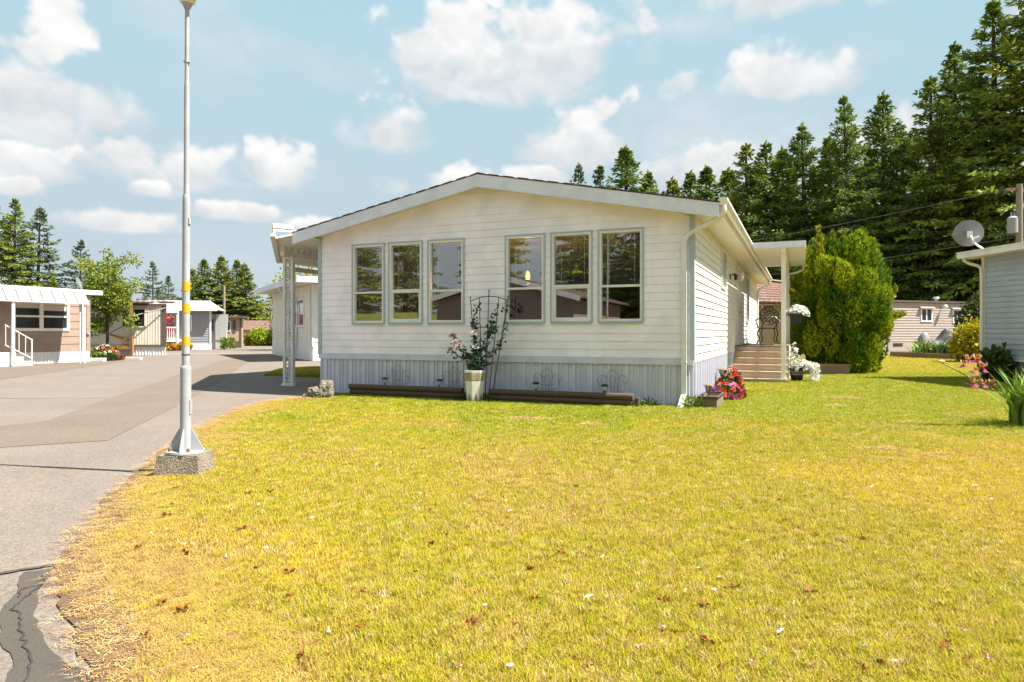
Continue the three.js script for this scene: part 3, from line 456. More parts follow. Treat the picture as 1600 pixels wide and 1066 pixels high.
// cast iron chair on the porch
{
  const c = thing('bistro_chair', 'ornate dark iron chair with round latticed back on the porch', 'chair', hp(0.8, -8.25, 0.86), TH + 0.25);
  const ring = (R, r, y, z = 0) => { const g = new THREE.TorusGeometry(R, r, 6, 28); g.translate(0, y, z); return g; };
  const bk = [ring(0.24, 0.016, 0.78), ring(0.11, 0.011, 0.78), ring(0.045, 0.01, 0.78)];
  for (let k = 0; k < 12; k++) { const a = k * Math.PI / 6; bk.push(bar([Math.cos(a) * 0.05, 0.78 + Math.sin(a) * 0.05, 0], [Math.cos(a) * 0.235, 0.78 + Math.sin(a) * 0.235, 0], 0.0075)); const q = new THREE.TorusGeometry(0.035, 0.008, 5, 12); q.translate(Math.cos(a + 0.26) * 0.172, 0.78 + Math.sin(a + 0.26) * 0.172, 0); bk.push(q); }
  bk.push(tube([[-0.2, 0.45, 0], [-0.17, 0.55, 0], [-0.16, 0.6, 0]], 0.014), tube([[0.2, 0.45, 0], [0.17, 0.55, 0], [0.16, 0.6, 0]], 0.014));
  mesh('backrest', bk, M.iron, c);
  mesh('seat', [new THREE.CylinderGeometry(0.23, 0.23, 0.025, 24).translate(0, 0.44, -0.2), ring(0.0, 0, 0)].slice(0, 1), M.iron, c);
  for (const [x, z] of [[-0.17, 0], [0.17, 0], [-0.18, -0.36], [0.18, -0.36]]) mesh('leg', tube([[x, 0.44, z], [x * 1.25, 0.3, z * 1.02], [x * 1.05, 0.15, z], [x * 1.45, 0.012, z * 1.05]], 0.017, 14, 6), M.iron, c);
  for (const s of [-1, 1]) mesh('armrest', tube([[s * 0.21, 0.72, 0], [s * 0.29, 0.68, -0.1], [s * 0.3, 0.66, -0.25], [s * 0.26, 0.55, -0.34], [s * 0.2, 0.44, -0.34]], 0.014, 18, 6), M.iron, c);
}

// ================================================================ carport
{
  const C = thing('carport', 'white metal carport awning joined to the left eave of the white home', 'carport', [HR[0], 0, HR[1]], TH);
  const left = (v) => v < 3.6 ? -7.97 - 3.63 * (v + 0.6) / 4.2 : -11.6, amp = 0.022, p = [], uv = [];
  const N = 300, v0 = -0.25, v1 = 8.6;
  for (let i = 0; i < N; i++) {
    const a = mix(v0, v1, i / N), b = mix(v0, v1, (i + 1) / N), ya = 3.17 + amp * Math.sin(a * 30), yb = 3.17 + amp * Math.sin(b * 30), la = left(a), lb = left(b), xr = -7.74;
    p.push(la, ya - 0.06, -a, xr, ya, -a, xr, yb, -b, la, ya - 0.06, -a, xr, yb, -b, lb, yb - 0.06, -b);
  }
  const g = new THREE.BufferGeometry(); g.setAttribute('position', new THREE.Float32BufferAttribute(p, 3)); g.computeVertexNormals();
  mesh('roof_sheet', g, mat(0.74, 0.70, 0.64, { roughness: 0.5, side: THREE.DoubleSide, map: rep(T.dirt, 0.7) }), C);
  const ff = [[-7.765, 0.25], [-7.98, 0.60]], fl = [[-7.98, 0.60], [-11.62, -3.62]];
  const fas = (a, b, y0, y1, w) => beam([a[0], (y0 + y1) / 2, a[1]], [b[0], (y0 + y1) / 2, b[1]], w, y1 - y0);
  mesh('front_fascia', [fas(...ff, 3.19, 3.34, 0.03), fas(...ff, 3.25, 3.262, 0.05)], M.whiteMetal, C);
  mesh('left_fascia', [fas(...fl, 3.10, 3.335, 0.03), fas(...fl, 3.08, 3.12, 0.1)], M.cream, C);
  mesh('left_fascia', [fas([-11.62, -3.63], [-11.62, -8.6], 3.10, 3.335, 0.03)], M.cream, C);
  mesh('rear_fascia', [fas([-11.6, -8.62], [-7.76, -8.62], 3.08, 3.3, 0.03)], M.cream, C);
  mesh('beam', [box(-9.14, -9.04, 2.90, 3.02, -8.5, -0.92)], M.cream, C);
  mesh('beam', [box(-11.3, -11.2, 2.86, 2.98, -8.5, -3.5)], M.cream, C);
  const bl = []; for (let v = 1; v < 8.4; v += 0.21) bl.push(box(-9.12, -9.06, 3.02, 3.11, -v - 0.05, -v + 0.05)); mesh('roof_clip', bl, M.cream, C);
  const post = (x, z, turn, hgt) => {
    const q = sub('ornamental_post', C, [x, 0, z], turn), w = 0.105;
    for (const s of [-1, 1]) mesh('upright', box(s * w - 0.028, s * w + 0.028, 0, hgt, -0.028, 0.028), M.whiteMetal, q);
    const sc = [box(-w, w, 0.02, 0.05, -0.012, 0.012), box(-w, w, hgt - 0.05, hgt - 0.02, -0.012, 0.012), box(-w, w, hgt * 0.8, hgt * 0.8 + 0.02, -0.01, 0.01), box(-w, w, hgt * 0.42, hgt * 0.42 + 0.02, -0.01, 0.01)];
    for (let k = 0, y = 0.07; y < hgt - 0.22; y += 0.22, k++) { const s = k % 2 ? 1 : -1; sc.push(tube([[0.03 * s, y + 0.05, 0], [0, y + 0.025, 0], [-0.05 * s, y + 0.03, 0], [-0.07 * s, y + 0.075, 0], [0, y + 0.11, 0], [0.07 * s, y + 0.145, 0], [0.05 * s, y + 0.19, 0], [0, y + 0.195, 0], [-0.03 * s, y + 0.17, 0]], 0.013, 26, 6)); }
    mesh('scrollwork', sc, M.whiteMetal, q);
    mesh('foot_plate', box(-0.16, 0.16, -0.012, 0.012, -0.06, 0.06), M.whiteMetal, q);
  };
  post(-9.09, -1.12, 0.05, 2.9); post(-9.36, -1.45, Math.PI / 2 - 0.5, 2.9); post(-9.09, -6.5, 0.2, 2.9); post(-11.25, -8.3, 0.2, 2.86);
  mesh('downspout', [tube([[-9.9, 3.08, -1.9], [-9.9, 2.9, -1.9], [-9.7, 2.82, -1.75], [-9.36, 2.76, -1.5], [-9.34, 2.6, -1.45], [-9.34, 0.05, -1.45]], 0.035, 36, 8)], M.whiteMetal, C);
}

// ================================================================ lamp post
{
  const L = thing('lamp_post', 'grey metal lamp post with three yellow bands on a concrete block', 'lamp post', [-2.79, 0, -5.83]);
  const b = mesh('concrete_block', hexa([[-0.19, -0.01, 0.17], [0.19, -0.01, 0.17], [0.19, -0.01, -0.17], [-0.19, -0.01, -0.17], [-0.165, 0.165, 0.15], [0.17, 0.17, 0.15], [0.17, 0.17, -0.15], [-0.165, 0.165, -0.15]]), M.concrete, L);
  const pl = new THREE.CylinderGeometry(0.165, 0.168, 0.018, 6); pl.rotateY(0.3); pl.translate(0, 0.183, 0);
  mesh('base_plate', pl, M.pole, L);
  for (const a of [0.15, 1.72, 3.29, 4.86]) { const s = new THREE.Shape([[0.042, 0.193], [0.145, 0.193], [0.145, 0.205], [0.052, 0.375], [0.042, 0.375]].map((q) => new THREE.Vector2(...q))), g = new THREE.ExtrudeGeometry(s, { depth: 0.01, bevelEnabled: false }); g.translate(0, 0, -0.005); g.rotateY(a); mesh('gusset', g, M.pole, L); }
  for (let k = 0; k < 4; k++) { const a = 0.95 + k * Math.PI / 2; mesh('anchor_bolt', [new THREE.CylinderGeometry(0.014, 0.014, 0.03, 6).translate(Math.cos(a) * 0.12, 0.206, Math.sin(a) * 0.12)], M.rust, L); }
  mesh('lower_pole', [lathe([[0.044, 0.19], [0.044, 0.885], [0.041, 0.905], [0.032, 0.915]], 24)], M.pole, L);
  mesh('access_cover', box(0.036, 0.048, 0.5, 0.62, -0.02, 0.02), M.pole, L);
  mesh('upper_pole', [lathe([[0.032, 0.9], [0.031, 2.33], [0.028, 2.37], [0.0225, 2.38], [0.0215, 3.3], [0.0195, 3.31], [0.018, 3.35], [0.018, 4.02]], 20)], M.pole, L);
  mesh('pole_clamp', [cyl(0, 3.5, 3.515, 0, 0.024), bar([-0.035, 3.515, 0.01], [0.035, 3.5, 0.01], 0.005), cyl(0.03, 2.12, 2.17, 0.01, 0.012)], M.pole, L);
  for (const [a, c] of [[1.55, 1.632], [1.363, 1.442], [1.085, 1.16]]) mesh('yellow_band', [cyl(0, a, c, 0, 0.0335, 0.0335, 24)], M.yellow, L);
  mesh('dark_joint', cyl(0, 1.0, 1.015, 0, 0.0335, 0.0335, 20), M.wire, L);
  mesh('lamp_bracket', [lathe([[0.018, 3.95], [0.026, 3.965], [0.05, 4.02], [0.055, 4.03], [0.045, 4.025], [0.02, 3.97]], 16)], M.pole, L);
  mesh('lamp_head', [lathe([[0.03, 4.0], [0.06, 4.012], [0.07, 4.06], [0.16, 4.12], [0.16, 4.16], [0.1, 4.22], [0.0, 4.23]], 24)], M.whiteMetal, L);
  L.rotation.z = -0.004;
}

// ================================================================ front bed
const gl = (x, y, z) => [x, y, z];
{
  // stacked landscape timbers: half round logs
  const logs = [['lower timber of the left stacked pair edging the front bed', -6.25, -3.86, 0.0, 0.42], ['upper timber of the left stacked pair edging the front bed', -6.27, -3.88, 0.098, 0.43], ['lower timber of the right stacked pair edging the front bed', -3.36, -0.88, 0.0, 0.42], ['upper timber of the right stacked pair edging the front bed', -3.36, -0.86, 0.098, 0.43]];
  for (const [label, x0, x1, y, z] of logs) {
    const L = x1 - x0, g = new THREE.CylinderGeometry(0.056, 0.056, L, 18, 24); g.rotateZ(Math.PI / 2);
    const p = g.attributes.position; for (let i = 0; i < p.count; i++) { const x = p.getX(i), k = 1 + 0.12 * (fbm(x * 3 + y * 40, i % 19 * 0.6 + y * 9, 3) - 0.5); p.setY(i, cl(p.getY(i) * k, -0.05, 0.048)); p.setZ(i, p.getZ(i) * k); } g.computeVertexNormals();
    const t = mesh('landscape_timber', g, M.log); tag(t, label + ' under the windows', 'timber', 'landscape timbers'); t.position.set(...hp((x0 + x1) / 2, z, y + 0.078)); t.rotation.y = TH;
  }
  const bed = mesh('bed_soil', [box(-6.2, -0.95, -0.02, 0.11, 0.02, 0.38)], M.soil); struct(bed, 'soil filling the narrow bed behind the timbers'); bed.position.set(HR[0], 0, HR[1]); bed.rotation.y = TH;
  // round stake at the right end
  const st = mesh('stake', [cyl(0, -0.02, 0.16, 0, 0.045, 0.043, 12)], M.log); tag(st, 'short round stake at the right end of the bed timbers', 'stake'); st.position.set(...hp(-0.8, 0.4));
}
// solar path lights
{
  const mk = () => { const o = new THREE.Group(); o.name = 'solar_light'; mesh('stake', cyl(0, -0.08, 0.12, 0, 0.010, 0.012, 8), M.black, o); mesh('lens', lathe([[0.012, 0.12], [0.03, 0.13], [0.038, 0.185], [0.036, 0.19]], 12), mat(0.6, 0.6, 0.58, { roughness: 0.2 }), o); mesh('cap', lathe([[0.058, 0.185], [0.06, 0.195], [0.035, 0.215], [0.0, 0.222]], 14), M.black, o); return o; };
  const proto = mk();
  const put = (x, z, y, label, s = 1) => { const r = proto.clone(); r.name = numbered('solar_light'); tag(r, label, 'solar light', 'solar path lights'); r.position.set(...hp(x, z, y)); r.rotation.y = rnd() * 3; r.scale.setScalar(s); scene.add(r); };
  put(-5.62, 0.24, 0.11, 'black solar light leftmost in the front bed', 1.1); put(-4.45, 0.24, 0.11, 'black solar light just left of the white vase', 1.1);
  put(-2.58, 0.24, 0.11, 'black solar light just right of the white vase', 1.1); put(-1.38, 0.24, 0.11, 'black solar light nearest the downspout in the front bed', 1.1);
}
// lantern style solar lights at the side
{
  const mk = (label, x, z, s) => { const o = thing('lantern_light', label, 'solar light', hp(x, z), TH, 'lantern solar lights'); o.scale.setScalar(s); mesh('stake', cyl(0, -0.05, 0.22, 0, 0.011, 0.011, 8), M.rod, o); const c = []; for (let k = 0; k < 6; k++) { const a = k * Math.PI / 3; c.push(bar([Math.cos(a) * 0.02, 0.22, Math.sin(a) * 0.02], [Math.cos(a) * 0.06, 0.34, Math.sin(a) * 0.06], 0.006)); } mesh('cage', c, M.rod, o); mesh('glass', lathe([[0.016, 0.225], [0.05, 0.335], [0.0, 0.336]], 12), mat(0.5, 0.48, 0.42, { roughness: 0.2 }), o); mesh('cap', lathe([[0.078, 0.335], [0.075, 0.35], [0.03, 0.37], [0, 0.372]], 12), M.timber, o); };
  mk('bronze lantern solar light in the dark side planter', 0.2, -0.28, 1.0); mk('bronze lantern solar light behind the red petunias', 0.16, -2.9, 1.35);
}
// wire ornaments leaning on the skirting
{
  const S = (pts, r = 0.0032) => tube(pts, r, 26, 5);
  const mk = (x, label) => {
    const o = thing('wire_ornament', label, 'garden ornament', hp(x, 0.045, 0.1), TH, 'scrolled wire ornaments'), g = [];
    g.push(S([[-0.09, 0, 0], [-0.09, 0.25, 0], [-0.1, 0.37, 0], [-0.06, 0.44, 0], [0, 0.47, 0], [0.06, 0.44, 0], [0.1, 0.37, 0], [0.09, 0.25, 0], [0.09, 0, 0]]));
    for (const s of [-1, 1]) g.push(S([[0.09 * s, 0.33, 0], [0.15 * s, 0.38, 0], [0.23 * s, 0.36, 0], [0.25 * s, 0.29, 0], [0.21 * s, 0.25, 0], [0.18 * s, 0.29, 0], [0.205 * s, 0.315, 0]]), S([[0.03 * s, 0.0, 0], [0.03 * s, 0.2, 0], [0.05 * s, 0.32, 0], [0.02 * s, 0.38, 0]]), S([[0.24 * s, 0.28, 0], [0.2 * s, 0.15, 0], [0.1 * s, 0.12, 0]]));
    g.push(bar([-0.13, 0.06, 0], [0.13, 0.06, 0], 0.003), bar([-0.13, 0.19, 0], [0.13, 0.19, 0], 0.003));
    mesh('wire', g, M.wire, o);
  };
  mk(-5.45, 'scrolled wire ornament leftmost against the grey skirting'); mk(-4.25, 'scrolled wire ornament left of the vase against the skirting'); mk(-2.45, 'scrolled wire ornament right of the vase against the skirting'); mk(-1.3, 'scrolled wire ornament nearest the downspout against the skirting');
}
// white vase, trellis, silk roses
{
  const vp = [-3.56, 0.62];
  const v = thing('vase', 'tall white faceted vase with a gold band below the windows', 'vase', hp(vp[0], vp[1], 0), TH + 0.2); v.scale.set(1.14, 1.42, 1.14);
  const body = lathe([[0.0, 0.0], [0.115, 0.0], [0.118, 0.015], [0.165, 0.37], [0.168, 0.385], [0.155, 0.387], [0.15, 0.36], [0.0, 0.35]], 8);
  mesh('body', flat(body), mat(0.72, 0.71, 0.66, { roughness: 0.35, map: rep(T.dirt, 2), flatShading: true }), v);
  mesh('gold_band', flat(lathe([[0.1505, 0.26], [0.1535, 0.27], [0.1675, 0.355], [0.1665, 0.36]], 8)), mat(0.60, 0.53, 0.32, { roughness: 0.5, map: rep(T.speck, 4), bumpMap: rep(T.speckB, 5), bumpScale: 0.01, flatShading: true }), v);
  const fac = []; for (let k = 0; k < 8; k++) { const a = (k + 0.5) / 8 * 6.283, r = 0.122, c = Math.cos(a), s = Math.sin(a); const q = (t, y, rr2) => [c * rr2 - s * t, y, s * rr2 + c * t]; const g = new THREE.BufferGeometry(); g.setAttribute('position', new THREE.Float32BufferAttribute([...q(-0.04, 0.01, 0.114), ...q(0, 0.12, 0.134), ...q(0.04, 0.01, 0.114)], 3)); g.computeVertexNormals(); fac.push(g); } mesh('facet', fac, mat(0.36, 0.31, 0.27, { roughness: 0.7, side: THREE.DoubleSide, map: rep(T.speck, 3) }), v);
  // trellis behind
  const t = thing('fan_trellis', 'dark metal fan trellis standing behind the white vase', 'trellis', hp(-3.50, 0.33, 0), TH);
  const g = [], top = [[-0.37, 1.82], [-0.19, 1.80], [0, 1.93], [0.19, 1.80], [0.37, 1.82]];
  top.forEach(([x, y], i) => { const h = i === 1 || i === 3 ? 1.80 : y; g.push(bar([x * 0.32 + 0.03, 0.02, 0.05], [x, h, -0.17], 0.0085, 8)); if (i % 2 === 0) { const s = new THREE.SphereGeometry(0.016, 8, 6); s.translate(x, h, -0.17); g.push(s); } });
  g.push(tube([[-0.36, 1.75, -0.165], [-0.19, 1.81, -0.168], [0, 1.83, -0.17], [0.19, 1.81, -0.168], [0.36, 1.75, -0.165]], 0.008, 24, 6));
  for (const [y, k] of [[1.28, 0.24], [0.66, 0.16]]) g.push(bar([-k, y, 0.05 - y * 0.115], [k, y, 0.05 - y * 0.115], 0.006));
  mesh('rods', g, M.rod, t);
  // rose plant: stems, leaves, blooms
  const R = rng(99), p = thing('rose_plant', 'pale pink silk roses with ivy climbing out of the vase', 'plant', hp(vp[0], vp[1], 0), TH);
  const ends = [[-0.45, 1.14], [-0.34, 1.03], [-0.47, 0.9], [-0.27, 0.96], [-0.16, 0.78], [-0.1, 0.70], [0.2, 1.01], [0.24, 0.84], [0.0, 1.2], [0.05, 0.95], [0.12, 1.1]].map(([x, y]) => [x, y, rr(-0.1, 0.12, R)]);
  const st = [], lv = new Kites(), G1 = [0.05, 0.10, 0.04], G2 = [0.04, 0.10, 0.075];
  const leafAt = (q, s, c) => { const d = dirs(R); d.y = d.y * 0.6 + 0.1; d.normalize(); lv.add(q, d, sideOf(d, R), s * rr(0.8, 1.3, R), s * rr(0.6, 0.85, R), tint(c, R, 0.4), 0.12, 0.4); };
  ends.forEach(([x, y, z]) => { const m = [x * 0.35 + rr(-0.03, 0.03, R), 0.36 + (y - 0.36) * 0.6, z * 0.4]; const c = new THREE.CatmullRomCurve3([V(rr(-0.05, 0.05, R), 0.5, 0), V(...m), V(x, y, z)]); st.push(new THREE.TubeGeometry(c, 10, 0.005, 5)); for (let k = 0; k < 52; k++) { const q = c.getPoint(rr(0.15, 1, R)); q.add(dirs(R).multiplyScalar(rr(0.01, 0.075, R))); leafAt(q, 0.058, R() < 0.4 ? G1 : G2); } });
  const ivy = [[[0.05, 0.4, 0], [0.0, 0.8, -0.1], [0.14, 1.15, -0.25], [0.2, 1.35, -0.28], [0.28, 1.62, -0.3]], [[0.08, 0.4, 0], [0.25, 0.8, -0.15], [0.38, 1.0, -0.25], [0.42, 1.25, -0.3], [0.47, 1.78, -0.33]], [[0.0, 0.4, 0], [-0.06, 0.9, -0.1], [-0.1, 1.25, -0.24], [-0.16, 1.38, -0.28], [-0.05, 1.74, -0.32]], [[0.06, 0.38, 0], [0.1, 0.6, -0.05], [0.1, 0.95, -0.15], [0.3, 1.3, -0.28]], [[0.0, 0.4, 0], [0.02, 0.6, 0.05], [0.03, 0.8, 0.04]]];
  for (const c0 of ivy) { const c = new THREE.CatmullRomCurve3(c0.map((q) => V(...q))); st.push(new THREE.TubeGeometry(c, 20, 0.004, 5)); for (let k = 0; k < 26; k++) { const q = c.getPoint(R()); for (let j = 0; j < 5; j++) leafAt(q.clone().add(dirs(R).multiplyScalar(0.045)), 0.062, [0.05, 0.11, 0.03]); } }
  mesh('stems', st, mat(0.05, 0.07, 0.03), p);
  const lm = mesh('leaves', lv.geo(), M.leaf, p);
  const rose = (s) => { const k = new Kites(), r = rng(5); for (let ring = 0; ring < 4; ring++) for (let i = 0; i < 4 + ring * 2; i++) { const a = i / (4 + ring * 2) * 6.283 + ring * 0.4, tilt = 1.35 - ring * 0.36, d = V(Math.cos(a) * Math.cos(tilt), Math.sin(tilt), Math.sin(a) * Math.cos(tilt)), sd = V(-Math.sin(a), 0, Math.cos(a)); const c = lerp3([0.52, 0.33, 0.27], [0.62, 0.54, 0.49], ring / 3); k.add(V(d.x * 0.008, ring * -0.004, d.z * 0.008), d, sd, s * (0.45 + ring * 0.2), s * (0.55 + ring * 0.12), tint(c, r, 0.12), 0.25, 0.72); } return join(k.geo()); };
  const rg = rose(0.07);
  for (const [x, y, z] of ends.slice(0, 10)) { const o = shared('rose', rg, M.petal, p, [x, y, z], R() * 6); o.rotation.set(0.75 + rr(-0.3, 0.3, R), R() * 6, rr(-0.4, 0.4, R)); o.rotation.order = 'XYZ'; o.scale.setScalar(rr(0.9, 1.25, R)); }
}
// leafy weeds at the foot of the bed
function weed(label, pos, n, s, c, seed, h = 1) { const r = rng(seed), k = new Kites(); for (let i = 0; i < n; i++) { const a = r() * 6.283, q = Math.sqrt(r()) * s, d = V(Math.cos(a) * 0.7, 0.5 + 0.7 * r(), Math.sin(a) * 0.7).normalize(); k.add(V(Math.cos(a) * q, r() * s * 0.8 * h, Math.sin(a) * q), d, sideOf(d, r), s * rr(0.3, 0.6, r), s * rr(0.18, 0.34, r), tint(c, r, 0.4)); } for (let i = 0; i < n / 5; i++) { const a = r() * 6.283, d = V(Math.cos(a) * 0.3, 1, Math.sin(a) * 0.3).normalize(); k.add(V(Math.cos(a) * s * 0.3, -0.01, Math.sin(a) * s * 0.3), d, sideOf(d, r), s * 0.8 * h, s * 0.06, tint(c, r, 0.3)); } const o = mesh('weed', k.geo(), M.leaf); tag(o, label, 'weed'); o.position.set(...pos); return o; }
weed('dark ivy tuft at the left foot of the vase', hp(-3.84, 0.58, 0), 70, 0.14, [0.04, 0.1, 0.02], 1, 0.7);
weed('ivy tuft at the right foot of the vase', hp(-3.28, 0.6, 0), 50, 0.11, [0.05, 0.12, 0.02], 2, 0.7);
weed('weeds growing by the right end of the bed timbers', hp(-0.66, 0.22, 0), 70, 0.13, [0.09, 0.15, 0.03], 3, 1);
weed('grassy weeds at the house corner behind the downspout', hp(0.02, 0.2, 0), 110, 0.15, [0.16, 0.22, 0.03], 4, 1.3);
weed('small green weed beside the second solar light', hp(-4.3, 0.25, 0.1), 24, 0.1, [0.06, 0.13, 0.03], 5, 0.6);
weed('small sprouts on the bed behind the right timbers', hp(-2.8, 0.25, 0.1), 24, 0.09, [0.14, 0.2, 0.05], 6, 0.8);
// the boulder
{
  const lump = (seed, rx, ry, rz, x, y, z) => { const g = new THREE.IcosahedronGeometry(1, 5); const p = g.attributes.position; for (let i = 0; i < p.count; i++) { const q = V().fromBufferAttribute(p, i), k = 1 + 0.55 * (fbm(q.x * 2.2 + seed, q.y * 2.2 + q.z * 1.9, 5) - 0.5) + 0.22 * (vn(q.x * 7 + seed * 3, q.y * 7 + q.z * 6) - 0.5) + 0.1 * (vn(q.x * 17 + seed, q.y * 17 - q.z * 15) - 0.5); const m = Math.max(Math.abs(q.x), Math.abs(q.y), Math.abs(q.z)); const b = k * mix(1, 0.82 / m, 0.45); p.setXYZ(i, x + q.x * rx * b, y + q.y * ry * b, z + q.z * rz * b); } g.computeVertexNormals(); return g; };
  const b = thing('boulder', 'rough pale boulder at the left front corner of the home', 'rock', [-3.45, 0, -12.35]);
  mesh('stone', [lump(3, 0.13, 0.2, 0.13, 0.1, 0.14, 0), lump(8, 0.17, 0.13, 0.14, -0.08, 0.09, 0.03), lump(14, 0.1, 0.06, 0.09, -0.22, 0.04, 0.06)], M.rock, b);
}
// ================================================================ flowers at the side
function bloomGeo(n, r, c0, c1, cup = 0.35) { const k = new Kites(); for (let i = 0; i < n; i++) { const a = i / n * 6.283, d = V(Math.cos(a), cup, Math.sin(a)).normalize(), s = V(-Math.sin(a), 0, Math.cos(a)); k.add(V(0, 0, 0), d, s, r, r * 6.5 / n, i % 2 ? c0 : c1, 0.1, 0.7); } return join(k.geo()); }
function flowerMound(name, label, category, pos, { rx, ry, rz, blooms, n, leaf, leaves, lsize, seed, bsize = 0.05, y0 = 0 }) {
  const r = rng(seed), o = thing(name, label, category, pos, TH), lv = new Kites();
  for (let i = 0; i < leaves; i++) { const d = dirs(r); d.y = Math.abs(d.y); const q = V(d.x * rx, y0 + d.y * ry, d.z * rz).multiplyScalar(rr(0.55, 1, r)); q.y = Math.max(0.0, q.y); const f = d.clone().add(dirs(r).multiplyScalar(0.8)).normalize(); lv.add(q, f, sideOf(f, r), lsize * rr(0.7, 1.4, r), lsize * rr(0.35, 0.6, r), tint(leaf, r, 0.4)); }
  mesh('foliage', lv.geo(), M.leaf, o);
  const gs = blooms.map((b) => bloomGeo(6, bsize, b[0], b[1]));
  for (let i = 0; i < n; i++) { const d = dirs(r); d.y = Math.abs(d.y) * 0.9 + 0.1; d.normalize(); const b = shared('flower', gs[Math.floor(r() * gs.length)], M.petal, o, [d.x * rx * rr(0.85, 1.1, r), y0 + d.y * ry * rr(0.85, 1.1, r), d.z * rz * rr(0.85, 1.1, r)]); b.quaternion.setFromUnitVectors(V(0, 1, 0), d.add(dirs(r).multiplyScalar(0.5)).normalize()); b.scale.setScalar(rr(0.8, 1.25, r)); }
  return o;
}
const RED = [[0.36, 0.004, 0.008], [0.44, 0.012, 0.015]], PINK = [[0.42, 0.10, 0.24], [0.48, 0.17, 0.32]], PURP = [[0.09, 0.02, 0.22], [0.15, 0.03, 0.28]], WHT = [[0.75, 0.74, 0.68], [0.8, 0.8, 0.75]], SALM = [[0.48, 0.05, 0.02], [0.52, 0.08, 0.04]];
flowerMound('petunia_mound', 'red and purple petunias spilling beside the white side wall', 'flowers', hp(0.36, -1.75, 0), { rx: 0.30, ry: 0.28, rz: 0.6, blooms: [RED, RED, RED, SALM, PINK, PURP], n: 120, leaf: [0.07, 0.13, 0.025], leaves: 900, lsize: 0.075, seed: 21, bsize: 0.055 });
flowerMound('geranium', 'tall salmon red flowers rising behind the petunias', 'flowers', hp(0.3, -2.9, 0), { rx: 0.25, ry: 0.46, rz: 0.3, blooms: [RED, SALM], n: 60, leaf: [0.08, 0.14, 0.03], leaves: 500, lsize: 0.08, seed: 22, bsize: 0.06 });
{
  const p = thing('planter_box', 'dark wooden planter box at the right front house corner', 'planter', hp(0.24, -0.35, 0), TH);
  mesh('side_panel', [box(-0.12, 0.12, 0, 0.17, 0.46, 0.49), box(-0.12, 0.12, 0, 0.17, -0.49, -0.46), box(-0.14, -0.12, 0, 0.17, -0.49, 0.49), box(0.12, 0.14, 0, 0.17, -0.49, 0.49)], M.timber, p);
  mesh('rim', frameBars(-0.16, 0.16, -0.51, 0.51, 0.035, 0, 0.025).map((g) => { g.rotateX(Math.PI / 2); g.translate(0, 0.195, 0); return g; }), mat(0.07, 0.055, 0.045, { roughness: 0.8, map: rep(T.grain, 1) }), p);
  mesh('soil', box(-0.12, 0.12, 0.05, 0.145, -0.46, 0.46), mat(0.05, 0.038, 0.028, { roughness: 1, map: rep(T.soil, 1) }), p);
}
{ // white flowers: pot on the lawn and a box on the porch rail
  const pot = thing('flower_pot', 'black ribbed pot standing by the porch post', 'pot', hp(1.48, -6.75, 0), 0);
  mesh('body', lathe([[0, 0], [0.12, 0], [0.17, 0.3], [0.185, 0.3], [0.185, 0.33], [0.16, 0.33], [0.15, 0.27], [0, 0.27]], 20), M.black, pot);
  mesh('stripe', [lathe([[0.148, 0.17], [0.156, 0.2]], 20), lathe([[0.161, 0.235], [0.166, 0.255]], 20)], mat(0.3, 0.3, 0.3, { side: THREE.DoubleSide }), pot);
  flowerMound('white_flowers', 'white trailing flowers growing in the black ribbed pot', 'flowers', hp(1.6, -6.78, 0.28), { rx: 0.25, ry: 0.22, rz: 0.24, blooms: [WHT], n: 90, leaf: [0.12, 0.18, 0.06], leaves: 300, lsize: 0.06, seed: 31, bsize: 0.05 });
  const k = new Kites(), r = rng(32); for (let i = 0; i < 500; i++) { const x = rr(0.1, 0.42, r), d = V(0.4, -1, 0).add(dirs(r).multiplyScalar(0.6)).normalize(); k.add(V(x, 0.5 - x * 0.2 - rr(0, 1, r) * 0.42 * (x > 0.2 ? 1 : 0.3), rr(-0.2, 0.2, r)), d, sideOf(d, r), 0.07, 0.03, tint([0.74, 0.73, 0.66], r, 0.12)); }
  const tr = mesh('trailing_flowers', k.geo(), M.petal); tag(tr, 'long white flower trails hanging over the right side of the black pot', 'flowers'); tr.position.set(...hp(1.55, -6.75, 0.05)); tr.rotation.y = TH;
  const hb = thing('rail_planter', 'dark planter box hung outside the porch rail', 'planter', hp(1.45, -8.3, 1.42), TH);
  mesh('body', hexa([[-0.12, 0, 0.36], [0.12, 0, 0.36], [0.12, 0, -0.36], [-0.12, 0, -0.36], [-0.16, 0.26, 0.4], [0.16, 0.26, 0.4], [0.16, 0.26, -0.4], [-0.16, 0.26, -0.4]]), M.black, hb); mesh('bracket', [bar([-0.24, 0.3, 0.2], [0, 0.05, 0.2], 0.01), bar([-0.24, 0.3, -0.2], [0, 0.05, -0.2], 0.01)], M.iron, hb);
  flowerMound('white_flowers', 'white flowers filling the planter on the porch rail', 'flowers', hp(1.5, -8.3, 1.62), { rx: 0.27, ry: 0.26, rz: 0.34, blooms: [WHT], n: 130, leaf: [0.14, 0.19, 0.07], leaves: 260, lsize: 0.06, seed: 33, bsize: 0.05 });
  flowerMound('white_flowers', 'white flowers climbing the porch post above the pot', 'flowers', hp(1.42, -7.6, 0.0), { rx: 0.12, ry: 0.85, rz: 0.16, blooms: [WHT], n: 60, leaf: [0.12, 0.18, 0.06], leaves: 160, lsize: 0.06, seed: 35, bsize: 0.05 });
}
